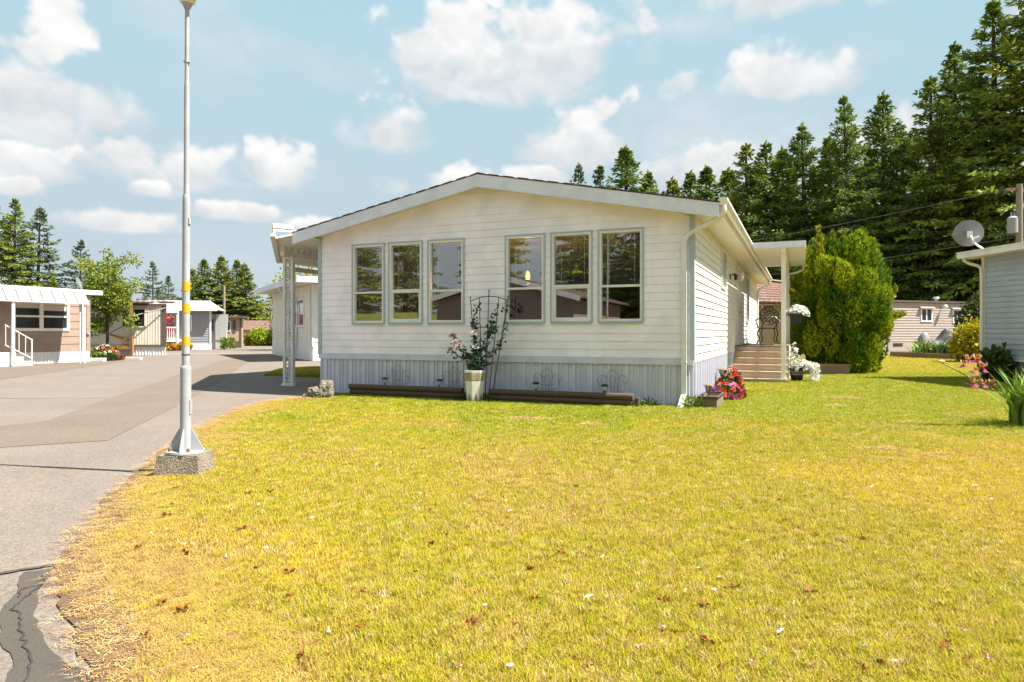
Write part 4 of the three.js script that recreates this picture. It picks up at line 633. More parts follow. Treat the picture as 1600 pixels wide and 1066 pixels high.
// ================================================================ iris in the right foreground
{
  const r = rng(61);
  const irisLeaves = (n, h, s, c, seed) => { const q = rng(seed), k = new Kites(), p = [], col = []; for (let i = 0; i < n; i++) { const a = q() * 6.283, x = Math.cos(a) * q() * s, z = Math.sin(a) * q() * s, b = q() * 6.283, hh = h * rr(0.6, 1.1, q), lean = hh * rr(0.15, 1.05, q), w = rr(0.035, 0.06, q), cc = tint(c, q, 0.3); const dx = Math.cos(b), dz = Math.sin(b), sx = -dz * w, sz = dx * w; let prev = null; for (let t = 0; t <= 5; t++) { const u = t / 5, cx = x + dx * lean * u * u, cz = z + dz * lean * u * u, cy = hh * u * (1 - 0.22 * u * lean / hh), ww = 1 - Math.pow(u, 3); const cur = [cx - sx * ww / 2, cy, cz - sz * ww / 2, cx + sx * ww / 2, cy, cz + sz * ww / 2]; if (prev) { p.push(prev[0], prev[1], prev[2], prev[3], prev[4], prev[5], cur[3], cur[4], cur[5], prev[0], prev[1], prev[2], cur[3], cur[4], cur[5], cur[0], cur[1], cur[2]); for (let m = 0; m < 6; m++) col.push(...cc); } prev = cur; } } const g = new THREE.BufferGeometry(); g.setAttribute('position', new THREE.Float32BufferAttribute(p, 3)); g.setAttribute('color', new THREE.Float32BufferAttribute(col, 3)); g.computeVertexNormals(); return g; };
  globalThis.irisLeaves = irisLeaves;
  const pl = thing('iris_plant', 'leaning pink and orange irises with sword leaves at the right edge', 'flowers', [6.33, 0, -8.7]);
  mesh('leaves', irisLeaves(110, 0.8, 0.26, [0.18, 0.28, 0.035], 62).translate(0.24, 0, 0), M.leaf, pl);
  const fl = (() => { const k = new Kites(), q = rng(64); for (let i = 0; i < 3; i++) { const a = i / 3 * 6.283; for (let j = -1; j <= 1; j++) { const b = a + j * 0.38, d = V(Math.cos(b) * 0.75, -0.55, Math.sin(b) * 0.75).normalize(), s = V(-Math.sin(b), 0, Math.cos(b)); k.add(V(Math.cos(a) * 0.02, 0.0, Math.sin(a) * 0.02), d, s, 0.085, 0.055, tint(j ? [0.44, 0.10, 0.19] : [0.34, 0.03, 0.12], q, 0.15), 0.25, 0.65); } const up = a + 1.05; for (let j = -1; j <= 1; j++) { const d = V(Math.cos(up + j * 0.6) * 0.45, 1, Math.sin(up + j * 0.6) * 0.45).normalize(); k.add(V(Math.cos(up) * 0.015, 0, Math.sin(up) * 0.015), d, V(-Math.sin(up), 0, Math.cos(up)), 0.08, 0.05, tint(j ? [0.60, 0.36, 0.24] : [0.60, 0.28, 0.05], q, 0.15), 0.3, 0.6); } const bd = V(Math.cos(a), 0.15, Math.sin(a)).normalize(); k.add(V(0, 0.008, 0), bd, V(-Math.sin(a), 0, Math.cos(a)), 0.045, 0.02, [0.55, 0.17, 0.01], 0.3); } return join(k.geo()); })();
  // stalks: one leaning left, one upright at the frame's edge
  const S1 = new THREE.CatmullRomCurve3([V(0.25, 0.02, 0), V(-0.05, 0.35, 0.05), V(-0.55, 0.62, 0.1), V(-0.95, 0.82, 0.15)]), S2 = new THREE.CatmullRomCurve3([V(0.25, 0.02, 0.1), V(0.26, 0.5, 0.2), V(0.18, 1.02, 0.25), V(0.12, 1.3, 0.28)]);
  mesh('stem', new THREE.TubeGeometry(S1, 20, 0.008, 6), mat(0.22, 0.25, 0.09), pl); mesh('stem', new THREE.TubeGeometry(S2, 20, 0.008, 6), mat(0.22, 0.25, 0.09), pl);
  const bl = [[-0.30, 0.56, 0.13], [-0.44, 0.55, 0.16], [-0.57, 0.57, 0.18], [-0.42, 0.76, 0.12], [-0.58, 0.72, 0.2], [-0.62, 0.86, 0.15], [-0.5, 0.86, 0.14], [-0.69, 0.8, 0.18], [0.18, 1.22, 0.3], [0.08, 1.16, 0.3], [0.22, 1.12, 0.25], [0.14, 1.3, 0.28], [0.28, 1.2, 0.28], [0.24, 0.86, 0.25], [0.2, 0.72, 0.25]];
  bl.forEach(([x, y, z]) => { const o = shared('flower', fl, M.petal, pl, [x + 0.0, y, z], r() * 6); o.rotation.set(rr(-0.4, 0.4, r), r() * 6, rr(-0.4, 0.4, r)); o.scale.setScalar(rr(0.75, 1.0, r)); });
  mesh('bud', [new THREE.SphereGeometry(0.03, 8, 6).scale(1.5, 0.7, 0.7).translate(-0.95, 0.83, 0.15)], mat(0.7, 0.4, 0.12), pl);
}
// ================================================================ litter on the lawn
{
  const r = rng(303);
  const leafG = (seed) => { const q = rng(seed), k = new Kites(); for (let i = 0; i < 7; i++) { const a = q() * 6.283, d = V(Math.cos(a), rr(-0.1, 0.7, q), Math.sin(a)).normalize(); k.add(V(rr(-0.006, 0.006, q), 0.006, rr(-0.006, 0.006, q)), d, sideOf(d, q), rr(0.018, 0.042, q), rr(0.012, 0.024, q), tint([0.24, 0.085, 0.02], q, 0.6), 0.45); } return join(k.geo()); };
  const lgs = [1, 2, 3, 4].map(leafG);
  const pet = [7, 8].map((s) => { const q = rng(s), k = new Kites(); for (let i = 0; i < 4; i++) { const a = q() * 6.283, d = V(Math.cos(a), rr(0, 0.6, q), Math.sin(a)).normalize(); k.add(V(0, 0.004, 0), d, sideOf(d, q), rr(0.014, 0.026, q), rr(0.010, 0.02, q), tint(s === 7 ? [0.74, 0.70, 0.62] : [0.66, 0.42, 0.45], q, 0.1), 0.3); } return join(k.geo()); });
  // the larger leaves, where they lie
  const at = [[-1.93, -4.98], [-1.62, -4.1], [-2.22, -4.4], [-1.78, -5.05], [-2.05, -3.75], [-0.61, -2.72], [-0.17, -2.77], [-1.75, -3.65], [-1.0, -3.05], [0.42, -4.6], [0.66, -3.0], [0.83, -2.95], [2.0, -3.9], [1.02, -3.15], [-2.15, -5.75], [-1.1, -3.35], [0.26, -3.65], [1.62, -2.55], [-0.45, -3.8], [2.45, -6.7], [2.62, -6.75], [-0.9, -6.9], [0.75, -2.6], [1.35, -3.1], [-1.4, -2.9], [-2.55, -5.2], [0.1, -3.4]];
  while (at.length < 110) { const D = 2.4 + 6 * Math.pow(r(), 1.6), x = rr(-0.62, 0.72, r) * D; if (inside(lawnPts, x, -D) && edgeDist(x, -D) > 0.1) at.push([x, -D]); }
  at.forEach(([x, z], i) => { const o = new THREE.Mesh(lgs[i % 4], M.leaf); o.name = numbered('fallen_leaf'); o.castShadow = o.receiveShadow = true; tag(o, 'small curled red brown leaf lying on the lawn', 'leaf', 'brown leaves scattered on the lawn'); o.position.set(x, 0.016, z); o.rotation.y = r() * 6.3; o.scale.setScalar(i < 27 ? rr(0.8, 1.15, r) : rr(0.4, 0.8, r)); scene.add(o); });
  for (let i = 0; i < 90; i++) { let x, D; do { D = 2.4 + 5.5 * Math.pow(r(), 1.5); x = rr(-0.6, 0.73, r) * D; } while (!inside(lawnPts, x, -D) || edgeDist(x, -D) < 0.15); const o = new THREE.Mesh(pet[i % 5 ? 0 : 1], M.petal); o.name = numbered('fallen_petal'); o.castShadow = o.receiveShadow = true; tag(o, 'tiny pale petal lying in the lawn grass', 'petal', 'petals scattered on the lawn'); o.position.set(x, 0.02, -D); o.rotation.y = r() * 6.3; o.scale.setScalar(rr(0.5, 1.15, r)); scene.add(o); }
  // raked heaps of dry clippings
  const heap = (label, x, z, rx, rz, seed) => { const q = rng(seed), k = new Kites(), n = Math.round(2600 * rx * rz / 0.06); for (let i = 0; i < n; i++) { const a = q() * 6.283, t = Math.sqrt(q()), d = V(Math.cos(q() * 6.28), rr(-0.1, 0.35, q), Math.sin(q() * 6.28)).normalize(); const px = Math.cos(a) * t * rx * (0.8 + 0.5 * vn(a * 2 + seed, 1)), pz = Math.sin(a) * t * rz; k.add(V(px, 0.015 + (1 - t) * 0.035 * q(), pz), d, sideOf(d, q), rr(0.03, 0.07, q), rr(0.004, 0.007, q), tint([0.55, 0.40, 0.17], q, 0.3)); } const o = mesh('grass_clippings', k.geo(), M.leaf); tag(o, label, 'grass clippings', 'heaps of dry clippings'); o.position.set(x, 0, z); };
  heap('long dry clippings heap on the lawn below the right timbers', 0.22, -9.3, 0.32, 0.14, 1); heap('dry clippings heap in the sunny grass at right, largest of three', 3.72, -6.9, 0.22, 0.1, 2); heap('small clippings heap right of the largest heap', 4.05, -6.55, 0.16, 0.06, 3); heap('dry clippings patch on the lawn before the tall cedar', 5.15, -10.9, 0.16, 0.13, 4); heap('faint clippings scatter far up the lawn near the cedar', 5.9, -12.2, 0.36, 0.16, 5); heap('small clippings tuft right of the long heap', 1.0, -8.75, 0.14, 0.1, 6); heap('pale clippings patch in the grass before the iris', 5.2, -8.9, 0.25, 0.08, 7); heap('dry clippings beside the boulder', -3.75, -12.15, 0.3, 0.12, 8);
}

// ================================================================ neighbouring homes
function mergedBoards(clip, y0, y1, step, holes, proud) { const g = new THREE.Group(); boards(g, M.white, clip, y0, y1, step, holes, proud); return g.children.map((c) => c.geometry); }
const C = {
  tan: mat(0.30, 0.222, 0.178, { roughness: 0.6, map: rep(T.dirt, 0.6) }), ivory: mat(0.62, 0.57, 0.48, { roughness: 0.6, map: rep(T.dirt, 0.6) }), brown: mat(0.10, 0.07, 0.055, { roughness: 0.7 }),
  grey: mat(0.31, 0.31, 0.325, { roughness: 0.6, map: rep(T.soft, 0.6) }), paleRoof: mat(0.33, 0.32, 0.31, { roughness: 0.8, map: rep(T.soft, 0.5) }), beige: mat(0.40, 0.30, 0.20, { roughness: 0.6, map: rep(T.soft, 0.5) }),
  mauve: mat(0.33, 0.255, 0.22, { roughness: 0.6, map: rep(T.soft, 0.5) }), mauveRoof: mat(0.24, 0.14, 0.115, { roughness: 0.95, map: rep(T.shingle, 0.5) }), blue: mat(0.37, 0.41, 0.47, { roughness: 0.5, map: rep(T.dirt, 0.5) }), curtain: mat(0.5, 0.44, 0.36), greyTan: mat(0.40, 0.33, 0.29, { roughness: 0.6, map: rep(T.soft, 0.5) }),
};
function simpleWindow(parent, x0, x1, y0, y1, m = M.white, w = 0.08, mull = true, name = 'window') { const g = sub(name, parent); mesh('frame', [...frameBars(x0, x1, y0, y1, w, -0.02, 0.06), ...(mull ? [box((x0 + x1) / 2 - w / 2, (x0 + x1) / 2 + w / 2, y0 + w, y1 - w, -0.02, 0.052)] : [])], m, g); mesh('pane', box(x0 + w * 0.6, x1 - w * 0.6, y0 + w * 0.6, y1 - w * 0.6, -0.02, 0.034), M.darkGlass, g); return g; }

// tan home with awning, left edge
{
  const H = thing('tan_home', 'tan home with white skirting and ribbed awning at the left edge', 'house', [-17.2, 0, -27.8], TH + Math.PI / 2);
  const L = 12, hole = [[-2.94, -0.89, 1.28, 2.345]];
  mesh('wall_core', wallShape([[-L, 0], [0, 0], [0, 2.8], [-L, 2.8]], hole, 0.12), C.tan, H).position.z = -0.004;
  const f = sub('front_wall', H); boards(f, C.tan, () => [-L, -0.0], 0.43, 2.72, 0.3, hole, 0.016);
  mesh('end_wall', box(-0.1, 0.0, 0, 2.8, -7, -0.13), C.tan, H); mesh('rear_wall', box(-L, 0, 0, 2.8, -7.1, -7), C.tan, H);
  mesh('corner_trim', box(-0.14, 0.01, 0.43, 2.72, 0.0, 0.03), C.tan, H);
  ribPanels(sub('skirting', H, [0, 0, 0.012]), M.white, -L, 0.0, 0, 0.44, 0.9, 0.13);
  mesh('roof_band', box(-L - 0.3, 0.45, 2.72, 2.9, -7.3, 0.16), M.white, H);
  const w = sub('window', H), b = [-2.94, -1.93, -0.89];
  mesh('frame', [...frameBars(-2.98, -0.85, 1.24, 2.385, 0.11, -0.03, 0.05), box(-2.0, -1.86, 1.35, 2.28, -0.03, 0.045), box(-2.87, -2.0, 1.76, 1.83, -0.03, 0.04), box(-1.86, -0.96, 1.76, 1.83, -0.03, 0.04)], M.cream, w);
  for (const [a, c] of [[-2.87, -2.0], [-1.86, -0.96]]) for (const [d, e] of [[1.35, 1.76], [1.83, 2.28]]) mesh('pane', box(a, c, d, e, -0.03, 0.0), M.darkGlass, w);
  mesh('curtain', [box(-2.87, -2.0, 2.1, 2.28, 0.001, 0.004), box(-1.86, -0.96, 2.02, 2.28, 0.001, 0.004)], C.curtain, w);
  const A = sub('awning', H), x0 = -9, x1 = -1.0, sl = (x, xx, lift) => hexa([[x, 2.31 + lift, 1.36], [xx, 2.31 + lift, 1.36], [xx, 2.29, 1.30], [x, 2.29, 1.30], [x, 2.73 + lift, 1.1], [xx, 2.73 + lift, 1.1], [xx, 2.7, 1.06], [x, 2.7, 1.06]]);
  const pan = 0.42; for (let x = x1 - pan; x > x0; x -= pan) { mesh('awning_panel', sl(x + 0.006, x + pan - 0.006, 0), C.panel ??= mat(0.42, 0.41, 0.40, { roughness: 0.5, map: rep(T.dirt, 0.6) }), A); mesh('awning_rib', beam([x, 2.325, 1.375], [x, 2.75, 1.115], 0.04, 0.05), C.greyTan, A); }
  mesh('awning_roof', box(x0, x1, 2.68, 2.72, 0.03, 1.08), M.white, A); mesh('awning_edge', box(x0, x1 + 0.01, 2.27, 2.305, 1.29, 1.375), M.skirt, A);
  mesh('awning_end', hexa([[x1, 2.31, 1.34], [x1 + 0.02, 2.31, 1.34], [x1 + 0.02, 2.66, 0.05], [x1, 2.66, 0.05], [x1, 2.7, 1.1], [x1 + 0.02, 2.7, 1.1], [x1 + 0.02, 2.7, 0.05], [x1, 2.7, 0.05]]), M.white, A);
  for (const [x, z] of [[-1.1, 1.28], [-1.2, 1.16], [-3.7, 1.28]]) mesh('post', cyl(x, 0, 2.3, z, x < -3 ? 0.06 : 0.03, x < -3 ? 0.06 : 0.03, 10), M.whiteMetal, H);
  mesh('downspout', [box(-0.36, -0.27, 0.0, 2.75, 0.03, 0.1)], M.white, H); mesh('meter', box(-0.16, -0.04, 1.1, 1.2, 0.03, 0.09), C.grey, H);
  const S = thing('entry_steps', 'white entry steps with a metal railing beside the tan home', 'steps', H.position.toArray(), H.rotation.y);
  for (let i = 0; i < 3; i++) mesh('step', box(-4.4, -3.02 + 0.0 - i * 0.27, i * 0.16, i * 0.16 + 0.158, 0.3, 1.2), M.white, S);
  mesh('railing', [bar([-3.0, 0.0, 1.18], [-3.0, 0.95, 1.18], 0.02), bar([-3.0, 0.92, 1.18], [-3.9, 1.45, 1.18], 0.02), bar([-3.0, 0.25, 1.18], [-3.9, 0.75, 1.18], 0.02), ...[-3.22, -3.44, -3.66, -3.88].map((x) => bar([x, 0.25 + (-3 - x) * 0.55, 1.18], [x, 0.92 + (-3 - x) * 0.58, 1.18], 0.012))], M.whiteMetal, S);
  const dish = mesh('roof_dish', [lathe([[0, 0], [0.15, 0.01], [0.27, 0.05], [0.28, 0.06], [0.15, 0.02], [0, 0.015]], 16).rotateX(1.2).translate(0, 0.3, 0), bar([0, 0, 0], [0, 0.3, 0], 0.02)], C.grey); tag(dish, 'small grey dish on the roof of the tan home', 'satellite dish'); dish.position.set(-18.0, 2.9, -28.3); dish.rotation.y = 2.4;
}
// ivory home with brown trim
{
  const H = thing('ivory_home', 'ivory ribbed home with dark brown trim behind the leafy tree', 'house', [-17.9, 0, -35.3], 0.28);
  mesh('wall', hexa([[-7, 0.5, -0.02], [0, 0.5, -0.02], [-3.4, 0.5, -4], [-7, 0.5, -4], [-7, 2.66, -0.02], [0, 2.66, -0.02], [-3.4, 2.66, -4], [-7, 2.66, -4]]), C.ivory, H);
  ribPanels(sub('front_wall', H), C.ivory, -7, -0.0, 0.52, 2.62, 0.5, 0.125, 'wall_panel', 0.010);
  mesh('brown_trim', [box(-0.18, 0.03, 0.5, 2.66, 0.0, 0.05), box(-7, 0.03, 0.45, 0.55, 0.0, 0.06), box(-7, 0.03, 2.56, 2.66, 0.02, 0.08)], C.brown, H);
  ribPanels(sub('skirting', H, [0, 0, -0.03]), M.white, -7, 0.0, 0, 0.45, 0.8, 0.14);
  mesh('roof', [hexa([[-7, 2.66, 0.66], [-0.45, 2.66, 0.66], [-3.4, 2.66, -4.2], [-7, 2.66, -4.2], [-7, 2.72, 0.66], [-0.45, 2.72, 0.66], [-3.4, 2.72, -4.2], [-7, 2.72, -4.2]]), box(-0.3, 0.35, 2.70, 2.78, -0.4, 0.1)], C.brown, H);
  for (let i = 0; i < 26; i++) mesh('roof_rib', box(-6.9 + i * 0.27, -6.9 + i * 0.27 + 0.12, 2.72, 2.82, i > 16 ? -0.5 : -4, i > 22 ? 0.1 : 0.67), C.mauve, H);
  simpleWindow(H, -2.05, -0.93, 1.44, 2.42, C.ivory, 0.06); mesh('window_mullion', box(-1.52, -1.46, 1.5, 2.36, 0.03, 0.06), C.ivory, H);
  mesh('post', [box(-1.5, -1.4, 0, 2.0, 0.64, 0.72)], C.brown, H); mesh('post_top', [box(-1.5, -1.4, 2.0, 2.66, 0.64, 0.72)], M.cedarWood, H); mesh('roof_brace', bar([-1.4, 2.0, 0.68], [0.0, 2.45, 0.08], 0.025), C.grey, H);
  const R = thing('cedar_railing', 'orange cedar porch posts and railing behind the leafy tree', 'railing', [-20.7, 0, -34.6], 0.1);
  for (const x of [-0.5, 1.35]) mesh('post', box(x - 0.08, x + 0.08, 0, x < 0 ? 2.6 : 1.0, -0.08, 0.08), M.cedarWood, R);
  mesh('rail', [beam([-0.5, 1.35, 0], [1.35, 0.75, 0], 0.1, 0.1), beam([-0.5, 0.5, 0], [1.35, 0.45, 0], 0.1, 0.1), box(-0.8, 1.4, 0.32, 0.42, 0.0, 0.14)], M.cedarWood, R); mesh('lattice', box(-0.8, 1.4, 0.0, 0.32, 0.0, 0.05), C.grey, R);
}
// grey home with pale hip roof and white porch
{
  const H = thing('grey_home', 'pale grey home with white porch railing behind the lamp post', 'house', [-20.45, 0, -46.4], 0.25);
  mesh('wall', hexa([[-6, 0, -0.03], [0, 0, -0.03], [-2.0, 0, -2.6], [-6, 0, -2.6], [-6, 2.7, -0.03], [0, 2.7, -0.03], [-2.0, 2.7, -2.6], [-6, 2.7, -2.6]]), C.grey, H);
  mesh('siding', mergedBoards(() => [-1.7, 0], 0.42, 2.7, 0.16, [[-1.6, -1.2, 1.3, 2.35]], 0.02), C.grey, H);
  mesh('skirting', box(-6, 0.03, 0, 0.42, -0.03, 0.03), M.white, H);
  mesh('corner_trim', box(-0.1, 0.02, 0.42, 2.7, 0.02, 0.05), M.white, H);
  const hip = (x0, x1, z0, z1, y0, y1, i) => hexa([[x0, y0, z1], [x1, y0, z1], [x1, y0, z0], [x0, y0, z0], [x0 + i, y1, (z0 + z1) / 2 + 0.1], [x1 - i, y1, (z0 + z1) / 2 + 0.1], [x1 - i, y1, (z0 + z1) / 2 - 0.1], [x0 + i, y1, (z0 + z1) / 2 - 0.1]]);
  mesh('roof', hip(-6.5, 0.45, -3.2, 0.5, 2.72, 3.38, 0.75), C.paleRoof, H); mesh('roof_edge', box(-6.5, 0.45, 2.62, 2.72, 0.4, 0.5), M.white, H);
  simpleWindow(H, -1.6, -1.2, 1.3, 2.35, M.white, 0.08, false);
  const P = sub('porch', H, [-3.2, 0, 0]);
  mesh('deck', box(0, 1.4, 0.55, 0.7, -0.02, 1.2), M.white, P); mesh('railing', [box(0.05, 1.4, 1.45, 1.55, 1.12, 1.2), box(0.05, 1.4, 0.75, 0.82, 1.12, 1.2), ...Array.from({ length: 11 }, (_, i) => box(0.08 + i * 0.128, 0.12 + i * 0.128, 0.82, 1.45, 1.14, 1.18))], M.white, P);
  for (const x of [0.05, 1.36]) mesh('post', box(x - 0.06, x + 0.06, 0.0, 2.65, 1.1, 1.22), M.white, P); mesh('porch_beam', box(0, 1.42, 2.45, 2.66, 1.05, 1.25), M.white, P); mesh('porch_brace', beam([0.1, 1.5, 1.16], [0.55, 2.5, 1.16], 0.1, 0.1), M.white, P);
  const U = thing('hanging_basket', 'red hanging flower basket on the white porch', 'basket', [-22.6, 2.05, -44.9]); mesh('flowers', [new THREE.IcosahedronGeometry(0.3, 2).translate(0, 0, 0)].map((g) => { const p = g.attributes.position; for (let i = 0; i < p.count; i++) { const k = 0.75 + 0.5 * h2(Math.round(p.getX(i) * 40), Math.round(p.getY(i) * 40 + p.getZ(i) * 90)); p.setXYZ(i, p.getX(i) * k, p.getY(i) * k, p.getZ(i) * k); } g.computeVertexNormals(); return g; }), mat(0.42, 0.06, 0.05), U); mesh('hanger', bar([0, 0.2, 0], [0, 0.6, 0], 0.012), M.iron, U);
  const Ch = thing('red_chair', 'red folding chair behind the white porch railing', 'chair', [-22.9, 0.70, -45.5]); mesh('seat', box(-0.25, 0.25, 0.4, 0.45, -0.2, 0.25), mat(0.4, 0.04, 0.05), Ch); mesh('backrest', box(-0.25, 0.25, 0.45, 1.0, -0.24, -0.2), mat(0.4, 0.04, 0.05), Ch); for (const [x, z] of [[-0.2, -0.2], [0.2, -0.2], [-0.2, 0.2], [0.2, 0.2]]) mesh('leg', bar([x, 0, z], [x, 0.4, z], 0.015), M.black, Ch);
}
{ // white shed like home and beige home
  const W = thing('white_home', 'plain white home with tapered end wall beyond the grey home', 'house', [-21.4, 0, -48.2], 0);
  mesh('wall', [box(0, 0.5, 0, 2.45, -1, 0)], M.white, W); mesh('end_wall', hexa([[0.5, 0, 0.1], [1.2, 0, 0.1], [0.6, 0, -1.5], [0.2, 0, -1.5], [0.5, 2.45, 0.1], [1.42, 2.45, 0.1], [0.75, 2.45, -1.5], [0.2, 2.45, -1.5]]), M.white, W); mesh('wall_seam', [box(0.49, 0.53, 0, 2.45, 0.1, 0.13), box(0.54, 1.2, 0.62, 0.66, 0.1, 0.12)], C.grey, W); simpleWindow(W, 0.05, 0.33, 1.25, 2.1, C.grey, 0.06, false);
  const B = thing('beige_home', 'small beige home with dark corner at the end of the lane', 'house', [-21.85, 0, -52.5], 0.35);
  mesh('wall', box(-4, 0.95, 0, 2.3, -6, 0), C.beige, B); mesh('roof', box(-4, 1.35, 2.3, 2.42, -6.3, 0.35), C.brown, B); mesh('corner_trim', box(0.86, 0.98, 0, 2.3, 0.0, 0.05), C.brown, B); mesh('skirting', box(0.2, 0.96, 0, 0.5, 0.0, 0.04), C.brown, B); simpleWindow(B, -0.25, 0.2, 1.25, 2.05, M.white, 0.06, false); mesh('shutter', box(0.35, 0.55, 1.15, 2.1, 0.0, 0.04), C.brown, B);
  const D = thing('brown_roof_house', 'low house with brown roof behind the round shrub at the lane end', 'house', [-27.5, 0, -74], 0);
  mesh('wall', box(-4, 3.6, 0, 1.5, -5, 0), C.greyTan, D); mesh('roof', hexa([[-4.4, 1.45, 0.4], [3.4, 1.45, 0.4], [3.4, 1.45, -5.4], [-4.4, 1.45, -5.4], [-4.4, 2.5, -2.4], [2.5, 2.5, -2.4], [2.5, 2.5, -2.6], [-4.4, 2.5, -2.6]]), C.mauveRoof, D); mesh('white_door', box(2.7, 3.3, 0, 1.3, 0, 0.05), M.white, D);
}
// neighbour behind our carport
{
  const H = thing('neighbour_home', 'shaded pale home with white skirting seen under the carport', 'house', [-8.28, 0, -28.4], Math.atan2(-0.87, 0.49));
  // local x: from the far end (negative) to the near corner (0); local z faces the lane
  const hole = [[-3.4, -1.5, 1.42, 2.70]];
  mesh('wall_core', wallShape([[-9, 0], [0, 0], [0, 3.2], [-9, 3.2]], [], 0.12), M.cream, H);
  const fw = sub('lane_wall', H, [0, 0, 0.001]); boards(fw, M.cream, () => [-9, -0.05], 0.78, 3.15, 0.2, hole, 0.02);
  mesh('skirting', box(-9, -0.02, 0, 0.78, 0.002, 0.03), M.white, H);
  simpleWindow(H, -3.4, -1.5, 1.42, 2.70, M.white, 0.09, true); 
  const ew = sub('end_wall', H, [0.001, 0, 0], Math.PI / 2); mesh('wall_core', box(0, 4, 0, 3.2, -0.1, 0), M.white, ew); boards(ew, M.sidingSide, () => [0.05, 4], 0.78, 3.15, 0.2, [], 0.02);
  mesh('corner_trim', [box(-0.1, 0.03, 0.6, 3.2, -0.05, 0.04)], M.white, H); mesh('downspout', box(-0.35, -0.25, 0.1, 3.1, 0.03, 0.1), M.white, H);
  mesh('rear_wall', box(-9, 0, 0, 3.2, -4.2, -4), C.grey, H);
  const R = sub('awning_roof', H);
  mesh('roof_slab', box(-9.5, 0.9, 3.22, 3.3, -4.4, 0.8), M.soffit, R); mesh('roof_fascia', [box(-9.5, 0.95, 3.2, 3.44, 0.8, 0.86)], M.fascia, R); mesh('roof_fascia', [box(0.9, 0.96, 3.2, 3.44, -4.4, 0.799)], M.whiteMetal, R);
  mesh('roof_downspout', tube([[-3.0, 3.2, 0.8], [-3.0, 3.05, 0.8], [-2.9, 2.9, 0.5], [-2.85, 2.75, 0.12], [-2.85, 0.1, 0.12]], 0.05, 20, 6), M.whiteMetal, H);
}
// blue home, right edge
{
  const H = thing('blue_home', 'blue grey sided home on a concrete base at the right edge', 'house', [11.73, 0, -17.0], -Math.PI / 2 + 0.05);
  // local z faces the lawn (-x world); local x = 0 at the far corner and grows toward the camera
  const L = 9;
  mesh('wall_core', box(0, L, 0.52, 3.05, -6, -0.02), C.blue, H); const w = sub('side_wall', H, [0, 0, -0.012]); boards(w, C.blue, () => [0.06, L], 0.54, 3.05, 0.126, [], 0.02);
  mesh('foundation', box(0.05, L, -0.02, 0.52, -5.9, -0.05), M.concreteSmooth, H); mesh('sill_flashing', box(0, L, 0.515, 0.545, -0.03, 0.02), M.white, H);
  mesh('corner_trim', box(-0.02, 0.07, 0.54, 3.05, -0.1, 0.03), M.cream, H);
  const R = sub('roof', H), E = 0.3; mesh('roof_slab', hexa([[-0.35, 3.1, E], [L, 3.1, E], [L, 3.1, -3], [-0.35, 3.1, -3], [-0.35, 3.16, E], [L, 3.16, E], [L, 3.75, -3], [-0.35, 3.75, -3]]), C.paleRoof, R); mesh('roof_slab', hexa([[-0.35, 3.1, -3.001], [L, 3.1, -3.001], [L, 3.1, -6.4], [-0.35, 3.1, -6.4], [-0.35, 3.75, -3.001], [L, 3.75, -3.001], [L, 3.16, -6.4], [-0.35, 3.16, -6.4]]), C.paleRoof, R);
  mesh('soffit', box(-0.35, L, 3.05, 3.065, 0, E), M.soffit, R); mesh('gutter', [box(-0.4, L, 3.06, 3.2, E, E + 0.09), box(-0.4, L, 3.185, 3.215, E, E + 0.11)], M.cream, R);
  mesh('downspout', tube([[-0.2, 3.1, E + 0.03], [-0.2, 2.98, E + 0.03], [-0.12, 2.9, 0.2], [0.0, 2.82, 0.06], [0.02, 2.7, 0.06], [0.02, 0.05, 0.06]], 0.04, 30, 8), M.cream, H);
  const S = thing('satellite_dish', 'grey satellite dish on the roof of the blue home', 'satellite dish', [11.55, 3.20, -16.75], -0.5);
  mesh('reflector', [lathe([[0, 0], [0.12, 0.008], [0.24, 0.036], [0.325, 0.07], [0.33, 0.075], [0.24, 0.046], [0.12, 0.018], [0, 0.012]], 32).rotateX(-1.25).translate(-0.28, 0.44, -0.1)], mat(0.20, 0.20, 0.215, { roughness: 0.45, side: THREE.DoubleSide }), S);
  mesh('arm', [tube([[0.06, -0.02, 0], [-0.02, 0.06, 0.02], [-0.18, 0.2, 0.05], [-0.24, 0.34, 0.02], [-0.27, 0.43, -0.07]], 0.024, 20, 8), box(-0.02, 0.14, -0.03, 0.0, -0.06, 0.06)], M.whiteMetal, S);
  mesh('bracket', [box(-0.32, -0.2, 0.34, 0.5, -0.08, -0.0), bar([-0.2, 0.3, 0.02], [-0.08, 0.36, 0.05], 0.022)], M.whiteMetal, S);
}
